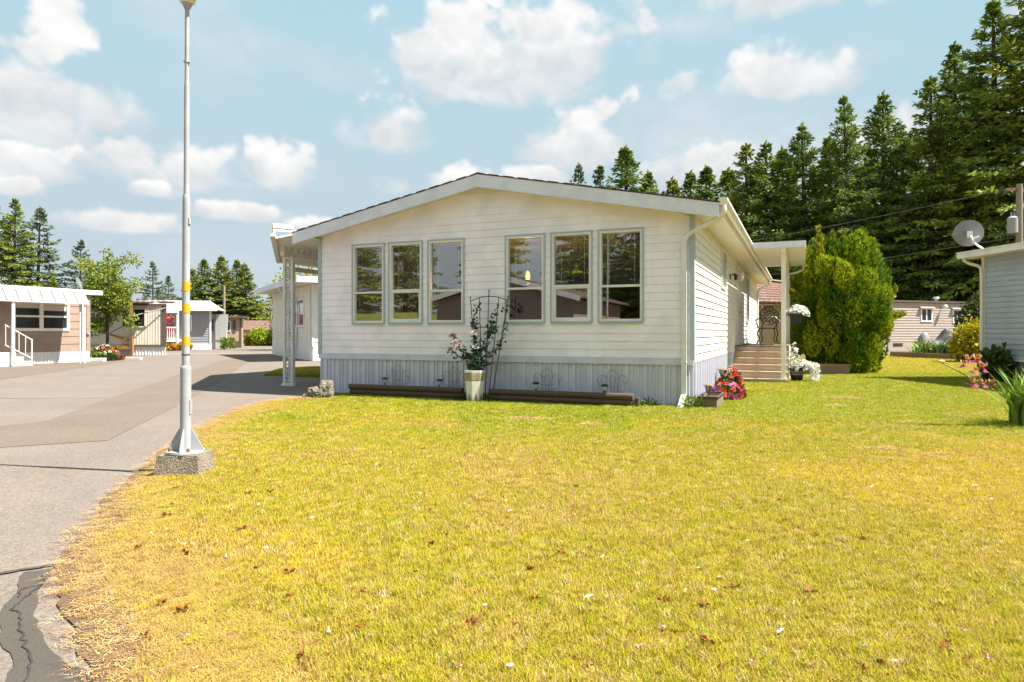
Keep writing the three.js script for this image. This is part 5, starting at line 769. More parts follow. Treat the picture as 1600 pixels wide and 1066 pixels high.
// beige home with brown roof behind the porch
{
  const H = thing('beige_bungalow', 'beige bungalow with mauve brown shingle roof behind the porch', 'house', [0, 0, 0]);
  mesh('wall', hexa([[9.6, 0, -29.2], [15.2, 0, -30.4], [18, 0, -40], [9.6, 0, -40], [9.6, 2.45, -29.2], [15.2, 2.45, -30.4], [18, 2.45, -40], [9.6, 2.45, -40]]), C.beige, H);
  mesh('fascia_board', beam([9.2, 2.42, -28.65], [15.6, 2.42, -29.95], 0.06, 0.16), C.mauveRoof, H);
  const Rf = sub('roof', H), e0 = V(9.2, 2.46, -28.6), e1 = V(15.6, 2.46, -29.9), r0 = V(9.2, 3.72, -30.4), r1 = V(18.6, 3.72, -40), n = 9;
  for (let i = 0; i < n; i++) { const a = e0.clone().lerp(r0, i / n), b = e1.clone().lerp(r1, i / n), c = e1.clone().lerp(r1, (i + 1.15) / n), d = e0.clone().lerp(r0, (i + 1.15) / n); const u = (q, y) => [q.x, q.y + y, q.z]; mesh('shingle_course', hexa([u(a, 0), u(b, 0), u(c, -0.02), u(d, -0.02), u(a, 0.05), u(b, 0.05), u(c, 0.02), u(d, 0.02)]), C.mauveRoof, Rf); }
  mesh('ridge_cap', beam([9.2, 3.82, -30.45], [18.6, 3.82, -40.05], 0.2, 0.06), C.greyTan, Rf);
  mesh('rear_slope', hexa([[9.2, 2.4, -33], [16, 2.4, -42], [15, 2.4, -43], [8, 2.4, -34], [9.2, 3.74, -30.5], [18.6, 3.74, -40.1], [18.5, 3.72, -40.2], [9.1, 3.72, -30.6]]), C.mauveRoof, Rf);
}
// far grey tan home, right
{
  const H = thing('greytan_home', 'long grey tan home with two small windows beyond the iris bed', 'house', [30.6, 0, -45.2], 0.35);
  const holes = [[-4.86, -3.85, 1.85, 2.75], [-2.03, -1.2, 1.78, 2.7]];
  mesh('wall', box(-12, 4, 0, 3.15, -6, -0.03), C.greyTan, H); mesh('siding', mergedBoards(() => [-12, 4], 0.62, 3.05, 0.165, holes, 0.026), C.greyTan, H);
  mesh('skirting', box(-12, 4, 0, 0.62, -0.03, 0.015), C.greyTan, H); mesh('skirting_vent', box(-7.2, -6.4, 0.3, 0.5, 0.01, 0.03), M.black, H);
  mesh('roof', hexa([[-12.3, 3.08, 0.14], [4.3, 3.08, 0.14], [4.3, 3.08, -6.3], [-12.3, 3.08, -6.3], [-12.3, 3.2, 0.14], [4.3, 3.2, 0.14], [4.3, 3.28, -6.3], [-12.3, 3.28, -6.3]]), C.brown, H);
  simpleWindow(H, -4.86, -3.85, 1.85, 2.75, M.white, 0.09); simpleWindow(H, -2.03, -1.2, 1.78, 2.7, M.white, 0.09);
  for (const [a, b, y] of [[-4.98, -3.73, 2.76], [-2.15, -1.08, 2.72]]) mesh('window_hood', hexa([[a, y - 0.05, 0.2], [b, y - 0.05, 0.2], [b, y - 0.02, 0.02], [a, y - 0.02, 0.02], [a, y, 0.2], [b, y, 0.2], [b, y + 0.07, 0.02], [a, y + 0.07, 0.02]]), C.greyTan, H);
  mesh('wall_lamp', [new THREE.SphereGeometry(0.14, 12, 8).translate(-3.0, 2.82, 0.3), bar([-3, 2.85, 0], [-3, 2.85, 0.25], 0.03)], M.white, H);
  for (const x of [-7.6, -6.6, -2.2]) mesh('roof_vent', [cyl(x, 3.2, 3.45, -1.0, 0.1, 0.1, 10), cyl(x, 3.42, 3.54, -1.0, 0.2, 0.16, 10)], M.whiteMetal, H);
}
// home across the lane, mirrored in the front windows
{
  const H = thing('lane_home', 'mauve gabled home across the lane mirrored in the middle windows', 'house', hp(-10.6, 16.5), TH + Math.PI);
  const clip = (y) => y < 2.6 ? [-3.3, 3.3] : [-3.3 + (y - 2.6) / 0.27, 3.3 - (y - 2.6) / 0.27];
  mesh('wall_core', wallShape([[-3.3, 0], [3.3, 0], [3.3, 2.6], [0, 3.5], [-3.3, 2.6]], [], 8), C.mauve, H); mesh('siding', mergedBoards(clip, 0.5, 3.35, 0.2, [], 0.02), C.mauve, H);
  for (const s of [-1, 1]) { mesh('fascia_board', beam([s * 3.7, 2.6, 0.4], [0, 3.62, 0.4], 0.05, 0.22), M.white, H); mesh('roof_slab', hexa([[Math.min(0, s * 3.7), s < 0 ? 2.62 : 3.64, 0.4], [Math.max(0, s * 3.7), s < 0 ? 3.64 : 2.62, 0.4], [Math.max(0, s * 3.7), s < 0 ? 3.64 : 2.62, -8.4], [Math.min(0, s * 3.7), s < 0 ? 2.62 : 3.64, -8.4], [Math.min(0, s * 3.7), s < 0 ? 2.7 : 3.72, 0.4], [Math.max(0, s * 3.7), s < 0 ? 3.72 : 2.7, 0.4], [Math.max(0, s * 3.7), s < 0 ? 3.72 : 2.7, -8.4], [Math.min(0, s * 3.7), s < 0 ? 2.7 : 3.72, -8.4]]), M.roof, H); }
  mesh('skirting', box(-3.32, 3.32, 0, 0.5, 0, 0.03), M.white, H);
  const bank = new THREE.PlaneGeometry(26, 14, 40, 20); bank.rotateX(-Math.PI / 2); { const p = bank.attributes.position; for (let i = 0; i < p.count; i++) { const z = p.getZ(i) + 7, x = p.getX(i); p.setY(i, -0.02 + 2.3 * ss(0.3, 9, z) * ss(13, 9, Math.abs(x)) + 0.2 * (vn(x, z) - 0.5) * ss(0, 2, z)); } bank.computeVertexNormals(); }
  const bk = struct(mesh('grass_bank', bank, mat(0.17, 0.21, 0.025, { roughness: 1, map: rep(T.soil, 0.4) })), 'green bank across the lane mirrored in the left windows'); bk.position.set(...hp(-27.5, 20)); bk.rotation.y = TH;
}
// ================================================================ yard things
{
  const b = thing('raised_bed', 'dark timber raised bed holding a row of iris leaves', 'planter', [0, 0, 0]);
  mesh('front_timber', [beam([18.1, 0.12, -32.6], [18.9, 0.12, -27.4], 0.12, 0.28)], M.timber, b); mesh('side_timber', [beam([18.1, 0.12, -32.6], [22.6, 0.12, -33.6], 0.12, 0.28)], M.timber, b); mesh('soil', hexa([[18.1, 0, -32.6], [18.9, 0, -27.4], [24, 0, -28.4], [22.6, 0, -33.6], [18.1, 0.2, -32.6], [18.9, 0.2, -27.4], [24, 0.2, -28.4], [22.6, 0.2, -33.6]]), M.timber, b);
  const lv = []; const r = rng(70); for (let i = 0; i < 9; i++) { const g = irisLeaves(46, 0.72, 0.42, [0.22, 0.30, 0.07], 71 + i); g.scale(1.5, 1, 1.5); const t = i / 8; g.translate(mix(19.0, 19.6, t) + rr(-0.1, 0.5, r), 0.2, mix(-32.2, -28.0, t)); lv.push(g); }
  const o = mesh('iris_bed', lv, M.leaf); stuff(o, 'row of green iris leaves growing in the raised bed', 'plants');
  const wb = thing('wooden_trough', 'long weathered planter trough at the foot of the tall cedar', 'planter', [8.75, 0, -19.35], -0.1); mesh('body', hexa([[-0.75, 0, 0.2], [0.68, 0, 0.2], [0.68, 0, -0.2], [-0.75, 0, -0.2], [-0.78, 0.26, 0.24], [0.75, 0.26, 0.24], [0.75, 0.26, -0.24], [-0.78, 0.26, -0.24]]), M.greyWood ??= mat(0.30, 0.235, 0.175, { roughness: 0.9, map: rep(T.grain, 1) }), wb); mesh('rim', box(-0.8, 0.77, 0.26, 0.30, -0.26, 0.26), mat(0.42, 0.22, 0.15, { roughness: 0.85, map: rep(T.grain, 1) }), wb);
  const tarp = mat(0.05, 0.046, 0.056, { roughness: 0.6 }), pale = mat(0.19, 0.18, 0.20, { roughness: 0.6 });
  const mt = thing('covered_motorcycle', 'motorcycle under a grey cover before the far home', 'motorcycle', [23.9, 0, -38.4], 0.1); mt.scale.setScalar(1.15);
  const prof = (x) => 0.62 + 0.4 * Math.exp(-Math.pow((x + 0.66) / 0.26, 2)) + 0.62 * Math.exp(-Math.pow((x - 0.5) / 0.36, 2)) - 0.5 * ss(0.85, 1.08, Math.abs(x));
  const drape = (x0, x1) => { const p = [], N = 26, K = 10; const at = (i, j) => { const x = mix(x0, x1, i / N), t = j / K * 2 - 1, h = prof(x) + 0.05 * (vn(x * 9, t * 4) - 0.5), w = 0.42 + 0.06 * (vn(x * 7 + 5, t * 9) - 0.5); return [x, Math.max(0.02, h * (1 - Math.pow(Math.abs(t), 2.6))), t * w]; }; for (let i = 0; i < N; i++) for (let j = 0; j < K; j++) { const a = at(i, j), b2 = at(i + 1, j), c = at(i + 1, j + 1), d = at(i, j + 1); p.push(...a, ...d, ...c, ...a, ...c, ...b2); } const g = new THREE.BufferGeometry(); g.setAttribute('position', new THREE.Float32BufferAttribute(p, 3)); return g; };
  tarp.side = pale.side = THREE.DoubleSide; mesh('cover', drape(-0.5, 1.0), tarp, mt); mesh('pale_cover', drape(-0.98, -0.5), pale, mt); mesh('wheel', [new THREE.TorusGeometry(0.26, 0.06, 8, 20).translate(-0.95, 0.32, 0)], M.black, mt); mesh('wheel', [new THREE.TorusGeometry(0.26, 0.06, 8, 20).translate(0.75, 0.32, 0)], M.black, mt);
  const sg = thing('yard_sign', 'pale oval garden plaque on a post left of the yellow bush', 'sign', [19.2, 0, -28.6], 0); mesh('plaque', [new THREE.CylinderGeometry(0.12, 0.12, 0.03, 20).rotateX(Math.PI / 2).scale(1, 2.4, 1).translate(0, 1.18, 0)], C.grey, sg); mesh('post', bar([0, 0, -0.03], [0, 1.0, -0.03], 0.03), C.brown, sg);
  const pole = (name, label, x, z, h, r0, extra) => { const p = thing(name, label, 'pole', [x, 0, z]); mesh('shaft', cyl(0, -0.1, h, 0, r0, r0 * 0.75, 10), M.poleWood ??= mat(0.28, 0.25, 0.22, { roughness: 0.9, map: rep(T.grain, 1) }), p); if (extra) extra(p); return p; };
  pole('utility_pole', 'utility pole with a transformer behind the blue home', 22.3, -30, 7.7, 0.17, (p) => { mesh('transformer', [cyl(-0.34, 5.55, 6.2, 0.05, 0.2, 0.2, 14), cyl(-0.34, 6.2, 6.27, 0.05, 0.21, 0.12, 14)], C.grey, p); mesh('insulator', [cyl(-0.4, 6.27, 6.45, 0.05, 0.03), cyl(-0.26, 6.27, 6.45, 0.05, 0.03)], C.grey, p); mesh('crossarm', box(-0.6, 0.6, 7.4, 7.52, -0.06, 0.06), M.timber, p); });
  pole('utility_pole', 'utility pole in front of the dense far conifers at the lane end', -25.3, -60, 5.3, 0.13); pole('utility_pole', 'short utility pole behind the pale hip roof', -29.2, -66, 4.6, 0.12); pole('lamp_pole', 'thin far lamp pole right of the lane end shrub', -24.7, -70, 4.6, 0.07);
  const wireOf = (label, a, b, sag, r) => { const n = 10, pts = []; for (let i = 0; i <= n; i++) { const t = i / n; pts.push([mix(a[0], b[0], t), mix(a[1], b[1], t) - sag * 4 * t * (1 - t), mix(a[2], b[2], t)]); } tag(mesh('power_line', tube(pts, r, 20, 4), M.wire), label, 'power line'); };
  wireOf('upper power line running left from the transformer pole', [22.3, 7.6, -30], [-2, 6.2, -62], 0.6, 0.009); wireOf('lower power line sagging left of the transformer pole', [22.3, 5.4, -30], [-2, 4.2, -62], 0.6, 0.008);
  wireOf('upper power line across the far conifers left of the home', [-44, 5.2, -58], [-10, 5.0, -62], 0.2, 0.012); wireOf('lower power line across the far conifers left of the home', [-44, 4.2, -58], [-10, 4.1, -62], 0.2, 0.012);
}

// ================================================================ trees and shrubs
// a fir built to real size; crown = sprays hung along drooping limbs
function firGeo(seed, H, R, low, dens, c0, c1, sparse = 0) {
  const r = rng(seed), k = new Kites(), wood = [];
  const bend = rr(-0.02, 0.02, r);
  const g0 = new THREE.CylinderGeometry(H * 0.0022, H * 0.0155, H, 9, 6); g0.translate(0, H / 2, 0); wood.push(g0);
  const step = H / dens;
  for (let y = low * H; y < H * 0.985; y += step * rr(0.7, 1.3, r)) {
    const t = (y - low * H) / (H * (1 - low)), len0 = R * (Math.pow(1 - t, 0.92) * 0.97 + 0.012) * (t < 0.12 ? 0.55 + t * 3.75 : 1), n = Math.round(rr(5.2, 8.2, r));
    for (let b = 0; b < n; b++) {
      if (r() < sparse) continue;
      const a = r() * 6.283, len = len0 * rr(0.55, 1.2, r), rise = mix(-0.02, 0.75, Math.pow(t, 1.5)) + rr(-0.12, 0.12, r), droop = mix(0.42, 0.1, t) * rr(0.6, 1.3, r);
      const dx = Math.cos(a), dz = Math.sin(a), P = (u) => V(dx * len * u, y + len * (rise * u - droop * u * u + 0.10 * Math.pow(u, 4)), dz * len * u), tone = Math.pow(r(), 1.3);
      if (len > 1.0) wood.push(bar(P(0).toArray(), P(0.7).toArray(), H * 0.0012, 3));
      const cuts = Math.max(4, Math.round(len / 0.15));
      for (let i = 0; i < cuts; i++) {
        const u = 0.12 + 0.88 * (i + r()) / cuts, o = P(u), f = P(Math.min(1.05, u + 0.06)).sub(P(u - 0.02)).normalize(), reach = (0.06 + 0.22 * len) * Math.pow(1.1 - u, 0.8) + 0.04 * Math.min(1, len);
        for (let m = 0; m < 5; m++) {                           // twigs hang to both sides of the limb
          const w = (r() * 2 - 1), sd = V(-dz, 0, dx), q = o.clone().addScaledVector(sd, w * reach).addScaledVector(f, Math.abs(w) * reach * 0.5); q.y -= Math.abs(w) * reach * 0.35 + rr(-0.06, 0.10, r);
          const d = f.clone().multiplyScalar(0.8).addScaledVector(sd, w * 0.8).add(V(0, rr(-0.9, 0.25, r), 0)).add(dirs(r).multiplyScalar(0.45)).normalize();
          k.add(q, d, sideOf(d, r), rr(0.2, 0.4, r) * (0.6 + 0.4 * Math.min(1, len)), rr(0.09, 0.16, r), tint(lerp3(c0, c1, cl(0.18 + tone * 0.7 + rr(-0.25, 0.25, r))), r, 0.28), 0.2, 0.42);
        }
      }
    }
  }
  for (let i = 0; i < 14; i++) { const d = V(rr(-0.3, 0.3, r), 1, rr(-0.3, 0.3, r)).normalize(); k.add(V(0, H * rr(0.955, 0.99, r), 0), d, sideOf(d, r), rr(0.25, 0.5, r), 0.1, tint(c1, r, 0.2)); }
  return { crown: join(k.geo()), trunk: join(wood), H, R };
}
const DK = [0.046, 0.098, 0.032], LT = [0.28, 0.36, 0.042], BLU = [0.07, 0.115, 0.065], BLU2 = [0.20, 0.25, 0.11], YL = [0.38, 0.42, 0.042];
const FIR = [firGeo(1, 22, 5.2, 0.10, 60, DK, LT), firGeo(2, 18, 4.2, 0.12, 52, DK, LT), firGeo(3, 20, 4.9, 0.13, 52, DK, YL, 0.08), firGeo(4, 14, 3.2, 0.08, 42, DK, LT), firGeo(5, 13, 3.4, 0.14, 32, BLU, BLU2, 0.25), firGeo(6, 12, 3.1, 0.03, 42, [0.03, 0.055, 0.016], YL)];
function fir(kind, label, x, z, h, turn, wide = 1, group = 'conifers along the back') {
  const f = FIR[kind], t = thing('fir_tree', label, 'tree', [x, -0.05, z], turn, group), s = h / f.H;
  for (const [n, g, m] of [['trunk', f.trunk, M.bark], ['crown', f.crown, M.needle]]) { const o = new THREE.Mesh(g, m); o.name = n; o.castShadow = o.receiveShadow = true; t.add(o); }
  t.scale.set(s * wide, s, s * wide); t.rotation.set(rr(-0.035, 0.035), turn, rr(-0.035, 0.035)); return t;
}
{
  // x, height, distance, kind, width
  const G = [
    [37.14, 26.79, 52, 0, 1.25, 'tallest fir in the grove, near the right edge'], [37.77, 28.8, 50, 2, 1.3, 'huge fir cut off by the right edge of the picture'], [40.67, 27.87, 62, 0, 1.1, 'dark fir between the tallest fir and its left neighbour'], [32.54, 21.12, 53, 2, 1.25, 'broad fir left of the tallest one, above the far grey tan home'],
    [34.75, 19.7, 60, 1, 1.2, 'shorter fir filling the gap above the cedar\'s right side'], [30.44, 20.99, 56, 1, 1.2, 'slim twin fir, right one of the pair above the cedar'], [26.97, 20.38, 54, 0, 1.1, 'slim twin fir, left one of the pair above the cedar'], [29.05, 19.04, 62, 3, 1.3, 'small fir between the twin firs and the pointed fir'],
    [24.79, 18.78, 57, 1, 1.3, 'pointed fir standing above the porch roof end'], [24.87, 17.88, 62, 3, 1.25, 'fir just left of the pointed fir above the porch roof'], [21.63, 17.56, 58, 1, 1.4, 'fir above the middle of the porch roof'], [20.58, 17.79, 60, 2, 1.35, 'fir above the corner of the right gutter'], [21.03, 17.1, 66, 3, 1.7, 'low fir at the left end of the right grove'],
    [47.16, 24.72, 68, 2, 1.4, 'shaded fir behind the satellite dish'], [43.96, 19.83, 70, 1, 1.5, 'shaded back row fir above the far roof vents'], [36.08, 18.85, 70, 1, 1.6, 'shaded back row fir behind the twin firs'], [33.06, 16.65, 72, 3, 1.7, 'shaded back row fir behind the cedar top'], [29.48, 16.39, 74, 3, 1.7, 'shaded back row fir over the beige bungalow'], [37.11, 15.98, 66, 3, 1.8, 'shaded back row fir right of the cedar'],
    [21.37, 19.51, 76, 3, 1.5, 'small fir just above the right slope of the roof'], [20.84, 20.02, 80, 3, 1.4, 'smaller fir left of it above the right roof slope'], [20.31, 20.33, 84, 5, 1.3, 'lowest fir tip peeking over the right roof slope'], [16.19, 20.17, 80, 3, 1.2, 'fir tip right of the lone fir over the roof'], [13.16, 22.62, 78, 3, 1.5, 'lone bushy fir rising over the middle of the right roof slope'], [11.1, 21.59, 84, 4, 1.1, 'thin pale fir tip over the roof left of the lone fir'], [8.27, 21.9, 84, 4, 0.9, 'leftmost fir tip peeking over the roof near the ridge'],
    [-45.21, 13.46, 62, 2, 1.15, 'tall open fir at the far left edge'], [-46.95, 12.88, 62, 4, 1.2, 'open fir cut by the left edge of the picture'], [-44.63, 13.02, 64, 4, 1.25, 'spreading fir right of the tall one at far left'], [-40.26, 6.09, 60, 5, 1.3, 'low fir behind the tan home roof'], [-41.81, 10.17, 66, 4, 1.15, 'bluish fir left of the leafy tree'], [-37.79, 8.69, 72, 4, 1.1, 'bluish fir right of the leafy tree'], [-37.31, 7.37, 74, 4, 1.2, 'low bluish fir left of the lamp post'],
    [-38.27, 8.96, 82, 5, 1.5, 'fir just right of the lamp post in the far clump'], [-35.84, 9.82, 80, 3, 1.5, 'second fir of the far clump from the lamp post'], [-34.04, 10.27, 80, 5, 1.5, 'middle fir of the far clump over the white home'], [-33.2, 10.04, 82, 3, 1.5, 'fourth fir of the far clump from the lamp post'], [-31.04, 9.37, 80, 5, 1.4, 'rightmost fir of the far clump at the lane'],
    [-29.29, 6.79, 84, 3, 1.3, 'fir at the end of the lane left of the carport'], [-29.2, 7.72, 88, 5, 1.2, 'fir half hidden behind the carport post'], [-33.06, 5.33, 90, 5, 1.2, 'low far fir over the round shrub'],
  ];
  G.forEach(([x, h, D, k, w, label], i) => fir(k, label, x, -D, h, i * 2.4, w));
  // trees across the lane, mirrored in the windows
  [[-24, 30, 1, 12], [-19, 34, 2, 13], [-31, 34, 0, 13], [-4.5, 30, 1, 12], [0.5, 31, 2, 12], [-9, 36, 0, 14], [4, 28, 5, 10], [-14, 38, 1, 14], [-11.5, 34, 2, 13], [-6.5, 33, 1, 12]].forEach(([x, z, k, h], i) => { const p = hp(x, z); fir(k, ['dark fir mirrored in the leftmost front window', 'dark fir mirrored in the second front window', 'far fir mirrored at the left of the leftmost window', 'fir mirrored in the fifth front window', 'fir mirrored in the rightmost front window', 'fir mirrored over the mauve gable', 'low fir mirrored at the right of the rightmost window', 'fir mirrored behind the mauve gable', 'fir mirrored above the ridge of the mauve gable', 'fir mirrored right of the mauve gable'][i], p[0], p[2], h, i * 1.7, 1.3, 'conifers across the lane'); });
}
// leafy crowns from blobs of leaves
function crownGeo(blobs, n, size, c0, c1, seed, shell = 0.55, up = 0.2) {
  const r = rng(seed), k = new Kites(), vol = blobs.map((b) => b[3] * b[4] * b[5]), tot = vol.reduce((a, b) => a + b, 0);
  blobs.forEach((b, i) => { const m = Math.round(n * vol[i] / tot), tone = r(); for (let j = 0; j < m; j++) { const d = dirs(r), q = V(b[0] + d.x * b[3], b[1] + d.y * b[4], b[2] + d.z * b[5]).lerp(V(b[0], b[1], b[2]), (1 - Math.pow(r(), shell)) * 0.9); q.add(dirs(r).multiplyScalar(size * 0.8)); if (q.y < 0.02) q.y = 0.02; const f = d.clone().add(dirs(r).multiplyScalar(1.1)).add(V(0, up, 0)).normalize(); k.add(q, f, sideOf(f, r), size * rr(0.7, 1.4, r), size * rr(0.5, 0.9, r), tint(lerp3(c0, c1, cl(tone * 0.5 + rr(0, 0.5, r))), r, 0.3)); } });
  return k.geo();
}
{ // leafy young maple on the left
  const r = rng(81), t = thing('leafy_tree', 'bright green leafy tree in front of the ivory home', 'tree', [-18.66, 0, -31.5]), wood = [lathe([[0.1, 0], [0.075, 0.5], [0.06, 1.5], [0.045, 3], [0.01, 4.7]], 10)], bl = [];
  for (let i = 0; i < 24; i++) { const y = rr(0.9, 4.3, r), a = r() * 6.283, l = (y < 1.7 ? rr(0.5, 1.2, r) : rr(0.4, 1.25, r) * (1.25 - Math.abs(y - 2.8) / 3)); const e = [Math.cos(a) * l, y + l * 0.55, Math.sin(a) * l]; wood.push(bar([0, y, 0], e, 0.018, 5)); bl.push([...e, rr(0.28, 0.5, r), rr(0.24, 0.45, r), rr(0.28, 0.5, r)]); }
  bl.push([0, 3.0, 0, 0.9, 1.0, 0.9], [0.1, 4.1, 0, 0.5, 0.6, 0.5], [-0.05, 4.75, 0, 0.25, 0.4, 0.25], [0.4, 2.6, 0.1, 0.7, 0.6, 0.6], [-0.5, 3.3, 0.1, 0.45, 0.6, 0.45]);
  mesh('trunk', wood, M.bark, t); mesh('crown', crownGeo(bl, 7200, 0.12, [0.11, 0.17, 0.012], [0.27, 0.30, 0.03], 82, 0.6), M.leaf, t);
  const b = flowerMound('flower_bed', 'flower clump with green leaves at the foot of the leafy tree', 'flowers', [-17.43, 0, -29.2], { rx: 0.62, ry: 0.6, rz: 0.5, blooms: [WHT, WHT, RED, SALM, PINK], n: 90, leaf: [0.13, 0.2, 0.03], leaves: 900, lsize: 0.14, seed: 84, bsize: 0.07 }); b.rotation.y = 0;
  weed('low grey green shrub before the flower clump', [-17.02, 0, -28.6], 300, 0.42, [0.11, 0.16, 0.05], 85, 0.6); weed('bright green tuft left of the flower clump', [-17.41, 0, -28.4], 260, 0.38, [0.22, 0.3, 0.02], 86, 0.8);
  weed('red flowering tuft right of the flower clump', [-16.91, 0, -29.2], 160, 0.3, [0.4, 0.12, 0.06], 87, 0.6);
  tag(mesh('edging_stone', [box(-0.35, 0.35, 0, 0.14, -0.12, 0.12)], M.white), 'white edging stone left of the flower clump', 'edging').position.set(-17.0, 0, -27.9); tag(mesh('edging_stone', [box(-0.7, 0.7, 0, 0.1, -0.12, 0.12)], M.cream), 'long pale edging stone right of the flower clump', 'edging').position.set(-16.78, 0, -29.6);
  weed('yellow leafed shrub below the white porch', [-22.35, 0, -44.5], 260, 0.5, [0.5, 0.4, 0.02], 88, 0.9); weed('orange flowering shrub below the white porch', [-21.51, 0, -44.3], 320, 0.6, [0.5, 0.25, 0.04], 89, 0.5);
  weed('green shrub in a pot by the beige home', [-19.56, 0, -47], 260, 0.42, [0.18, 0.25, 0.03], 90, 2.2);
}
{ // shrubs at the lane end
  const s = (label, x, D, w, h, c0, c1, seed, n = 2600) => { const t = thing('shrub', label, 'shrub', [x, 0, -D]); const r = rng(seed), bl = [[0, h * 0.5, 0, w, h * 0.5, w]]; for (let i = 0; i < 10; i++) { const d = dirs(r); bl.push([d.x * w * 0.75, h * 0.5 + d.y * h * 0.35, d.z * w * 0.75, w * 0.4, h * 0.22, w * 0.4]); } mesh('trunk', [cyl(0, -0.02, h * 0.4, 0, 0.06)], M.bark, t); mesh('crown', crownGeo(bl, n, 0.16, c0, c1, seed + 1, 0.4), M.leaf, t); return t; };
  s('round yellow green shrub at the end of the lane', -22.21, 60, 0.85, 1.6, [0.2, 0.28, 0.012], [0.36, 0.42, 0.02], 101); s('dark low shrub right of the round one', -21.85, 62, 0.9, 0.85, [0.05, 0.08, 0.015], [0.12, 0.16, 0.03], 103); s('dark bushy shrub beside the carport post', -20.24, 60, 1.1, 2.0, [0.04, 0.07, 0.015], [0.12, 0.16, 0.03], 105);
  s('small yellow shrub left of the round one', -23.17, 60, 0.3, 1.0, [0.3, 0.3, 0.03], [0.4, 0.36, 0.03], 107, 700);
  s('golden yellow bush left of the blue home', 17.98, 26.5, 0.75, 1.55, [0.30, 0.29, 0.012], [0.55, 0.42, 0.02], 109, 3600); s('dark green shrub above the golden bush', 20.61, 30, 0.9, 2.8, [0.035, 0.06, 0.012], [0.12, 0.15, 0.03], 111, 4200); s('olive shrub behind the iris bed', 21.9, 33, 0.5, 1.0, [0.12, 0.14, 0.03], [0.28, 0.26, 0.05], 113); s('small leafy plant climbing the blue home foundation', 11.51, 16.2, 0.22, 0.75, [0.04, 0.07, 0.015], [0.1, 0.15, 0.03], 115, 700);
  s('sunlit yellow green tree seen under the carport roof', -14.05, 46, 2.6, 5.6, [0.2, 0.25, 0.015], [0.34, 0.36, 0.03], 117, 5200);
  // understory behind the far right home
  [[30.97, 56, 2.6, 4.5, 'bushy undergrowth behind the left end of the far home'], [34.19, 57, 3, 5, 'bushy undergrowth behind the middle of the far home'], [37.51, 58, 3, 5.4, 'bushy undergrowth behind the right end of the far home'], [39.8, 57, 3, 6, 'bushy undergrowth behind the blue home'], [25.3, 60, 3, 5, 'bushy undergrowth behind the beige bungalow ridge'], [21.93, 60, 3, 6, 'bushy undergrowth behind the porch'], [28.68, 60, 3, 5, 'bushy undergrowth behind the cedar'], [31.96, 62, 3, 6, 'bushy undergrowth right behind the cedar'], [41.99, 56, 3, 6, 'bushy undergrowth at the right edge']].forEach(([x, D, w, h, label], i) => { const t = s(label, x, D, w, h, [0.04, 0.07, 0.018], [0.12, 0.17, 0.03], 130 + i * 3, 2600); t.children[1].geometry.scale(1, 1, 1); });
}
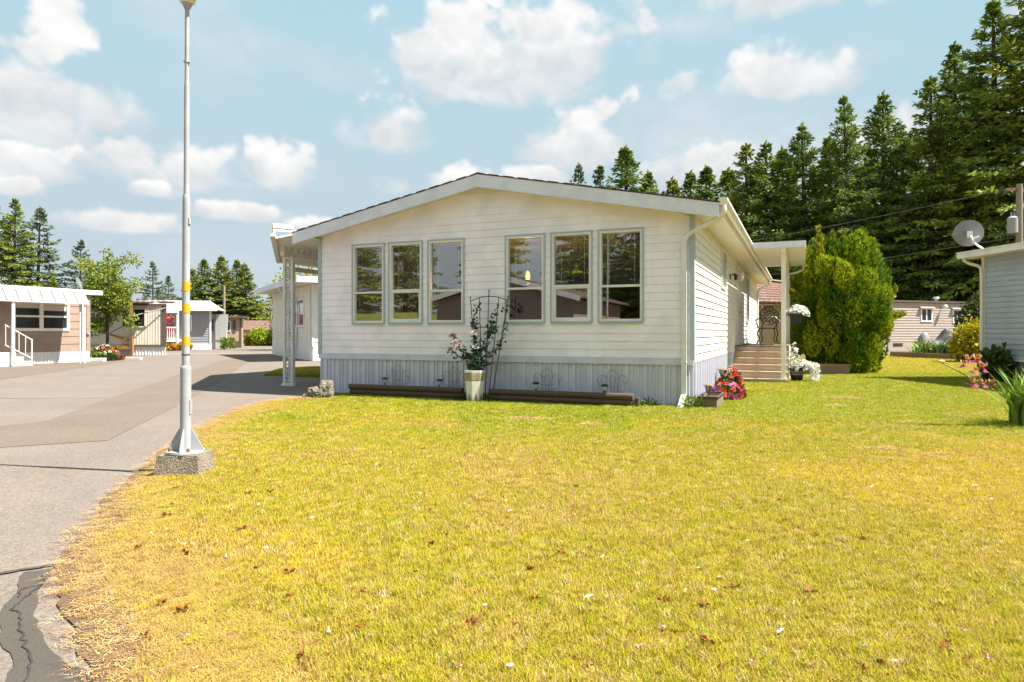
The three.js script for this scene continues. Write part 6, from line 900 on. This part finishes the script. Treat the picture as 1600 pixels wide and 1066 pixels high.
{ // the big golden cedar
  const r = rng(201), k = new Kites(), H = 3.95, t = thing('cedar_tree', 'big feathery golden green cedar beside the porch', 'tree', [9.6, 0, -20.2], 0.2);
  const rad = (u) => 1.5 * (u < 0.35 ? 0.86 + 0.14 * Math.sin(u / 0.35 * 1.57) : Math.pow(Math.max(0, 1 - Math.pow((u - 0.35) / 0.68, 2.6)), 0.62)) * (u < 0.3 ? 0.70 + 0.30 * u / 0.3 : 1);
  const lumps = []; for (let i = 0; i < 120; i++) { const a = r() * 6.283, u = 0.03 + 0.88 * Math.pow(r(), 0.85); lumps.push([a, u, rr(0.13, 0.27, r), rr(0.3, 0.62, r), Math.pow(r(), 1.3)]); }
  for (const [a, u, w, l, gold] of lumps) {
    const R = rad(u) * rr(0.84, 1.02, r), cx = Math.cos(a) * R * 0.9, cz = Math.sin(a) * R * 0.9, cy = u * H;
    for (let i = 0; i < 400; i++) {
      const d = dirs(r), q = V(cx + d.x * w, cy + d.y * l, cz + d.z * w);
      if (q.y < 0.03) continue;
      const out = V(Math.cos(a), 0, Math.sin(a)).multiplyScalar(0.55).add(V(0, 1.0, 0)).add(dirs(r).multiplyScalar(0.75)).normalize();
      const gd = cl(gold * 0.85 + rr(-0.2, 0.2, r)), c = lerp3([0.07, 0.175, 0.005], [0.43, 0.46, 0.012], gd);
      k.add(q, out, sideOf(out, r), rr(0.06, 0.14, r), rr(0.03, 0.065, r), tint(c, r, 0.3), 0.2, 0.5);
    }
  }
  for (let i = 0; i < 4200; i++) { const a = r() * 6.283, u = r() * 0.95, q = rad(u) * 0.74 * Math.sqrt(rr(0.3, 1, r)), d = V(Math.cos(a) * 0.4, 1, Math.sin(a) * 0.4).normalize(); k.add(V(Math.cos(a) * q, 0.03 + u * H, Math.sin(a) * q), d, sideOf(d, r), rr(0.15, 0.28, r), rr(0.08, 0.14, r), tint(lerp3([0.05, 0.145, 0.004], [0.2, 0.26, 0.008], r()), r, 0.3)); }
  const spike = (x, y, z, dx, dy, L, n) => { for (let i = 0; i < n; i++) { const u = r(), o = V(x + dx * L * u, y + dy * L * u, z).add(dirs(r).multiplyScalar(0.13 * (1.15 - u))), d = V(dx, Math.max(0.25, dy), 0).add(dirs(r).multiplyScalar(0.6)).normalize(); k.add(o, d, sideOf(d, r), rr(0.08, 0.17, r), rr(0.05, 0.09, r), tint(lerp3([0.14, 0.18, 0.01], [0.42, 0.38, 0.02], r()), r, 0.2)); } };
  spike(-0.75, 3.2, 0.3, -0.05, 1, 1.0, 420); spike(-0.3, 3.5, 0.2, 0.05, 1, 0.6, 220); spike(0.05, 3.5, 0.2, 0.05, 1, 0.62, 220); spike(0.45, 3.4, 0.1, 0.05, 1, 0.5, 220); spike(0.75, 3.1, 0.1, 0.15, 1, 0.5, 220); spike(-0.55, 3.4, 0.1, 0, 1, 0.55, 200);
  spike(1.35, 2.0, 0.3, 0.55, 0.65, 0.75, 240); spike(1.35, 1.62, 0.4, 0.96, 0.2, 0.6, 320); spike(1.25, 1.25, 0.4, 0.6, 0.4, 0.4, 160); spike(-1.35, 2.2, 0.2, -0.8, 0.5, 0.4, 120);
  mesh('trunk', [cyl(0, -0.05, 2.8, 0, 0.16, 0.05, 10), ...[0.5, 2.1, 3.6, 5.2].map((a) => bar([0, 0.5, 0], [Math.cos(a) * 0.7, 2.8, Math.sin(a) * 0.7], 0.04))], M.bark, t);
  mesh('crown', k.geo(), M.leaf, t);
}

// ---------------------------------------------------------------- render
const renderer = new THREE.WebGLRenderer({ antialias: true });
renderer.setSize(1024, 682);
renderer.toneMapping = THREE.LinearToneMapping;
renderer.toneMappingExposure = EXPOSURE;
renderer.outputColorSpace = THREE.SRGBColorSpace;
renderer.shadowMap.enabled = true; renderer.shadowMap.type = THREE.PCFSoftShadowMap;
renderer.render(scene, camera);
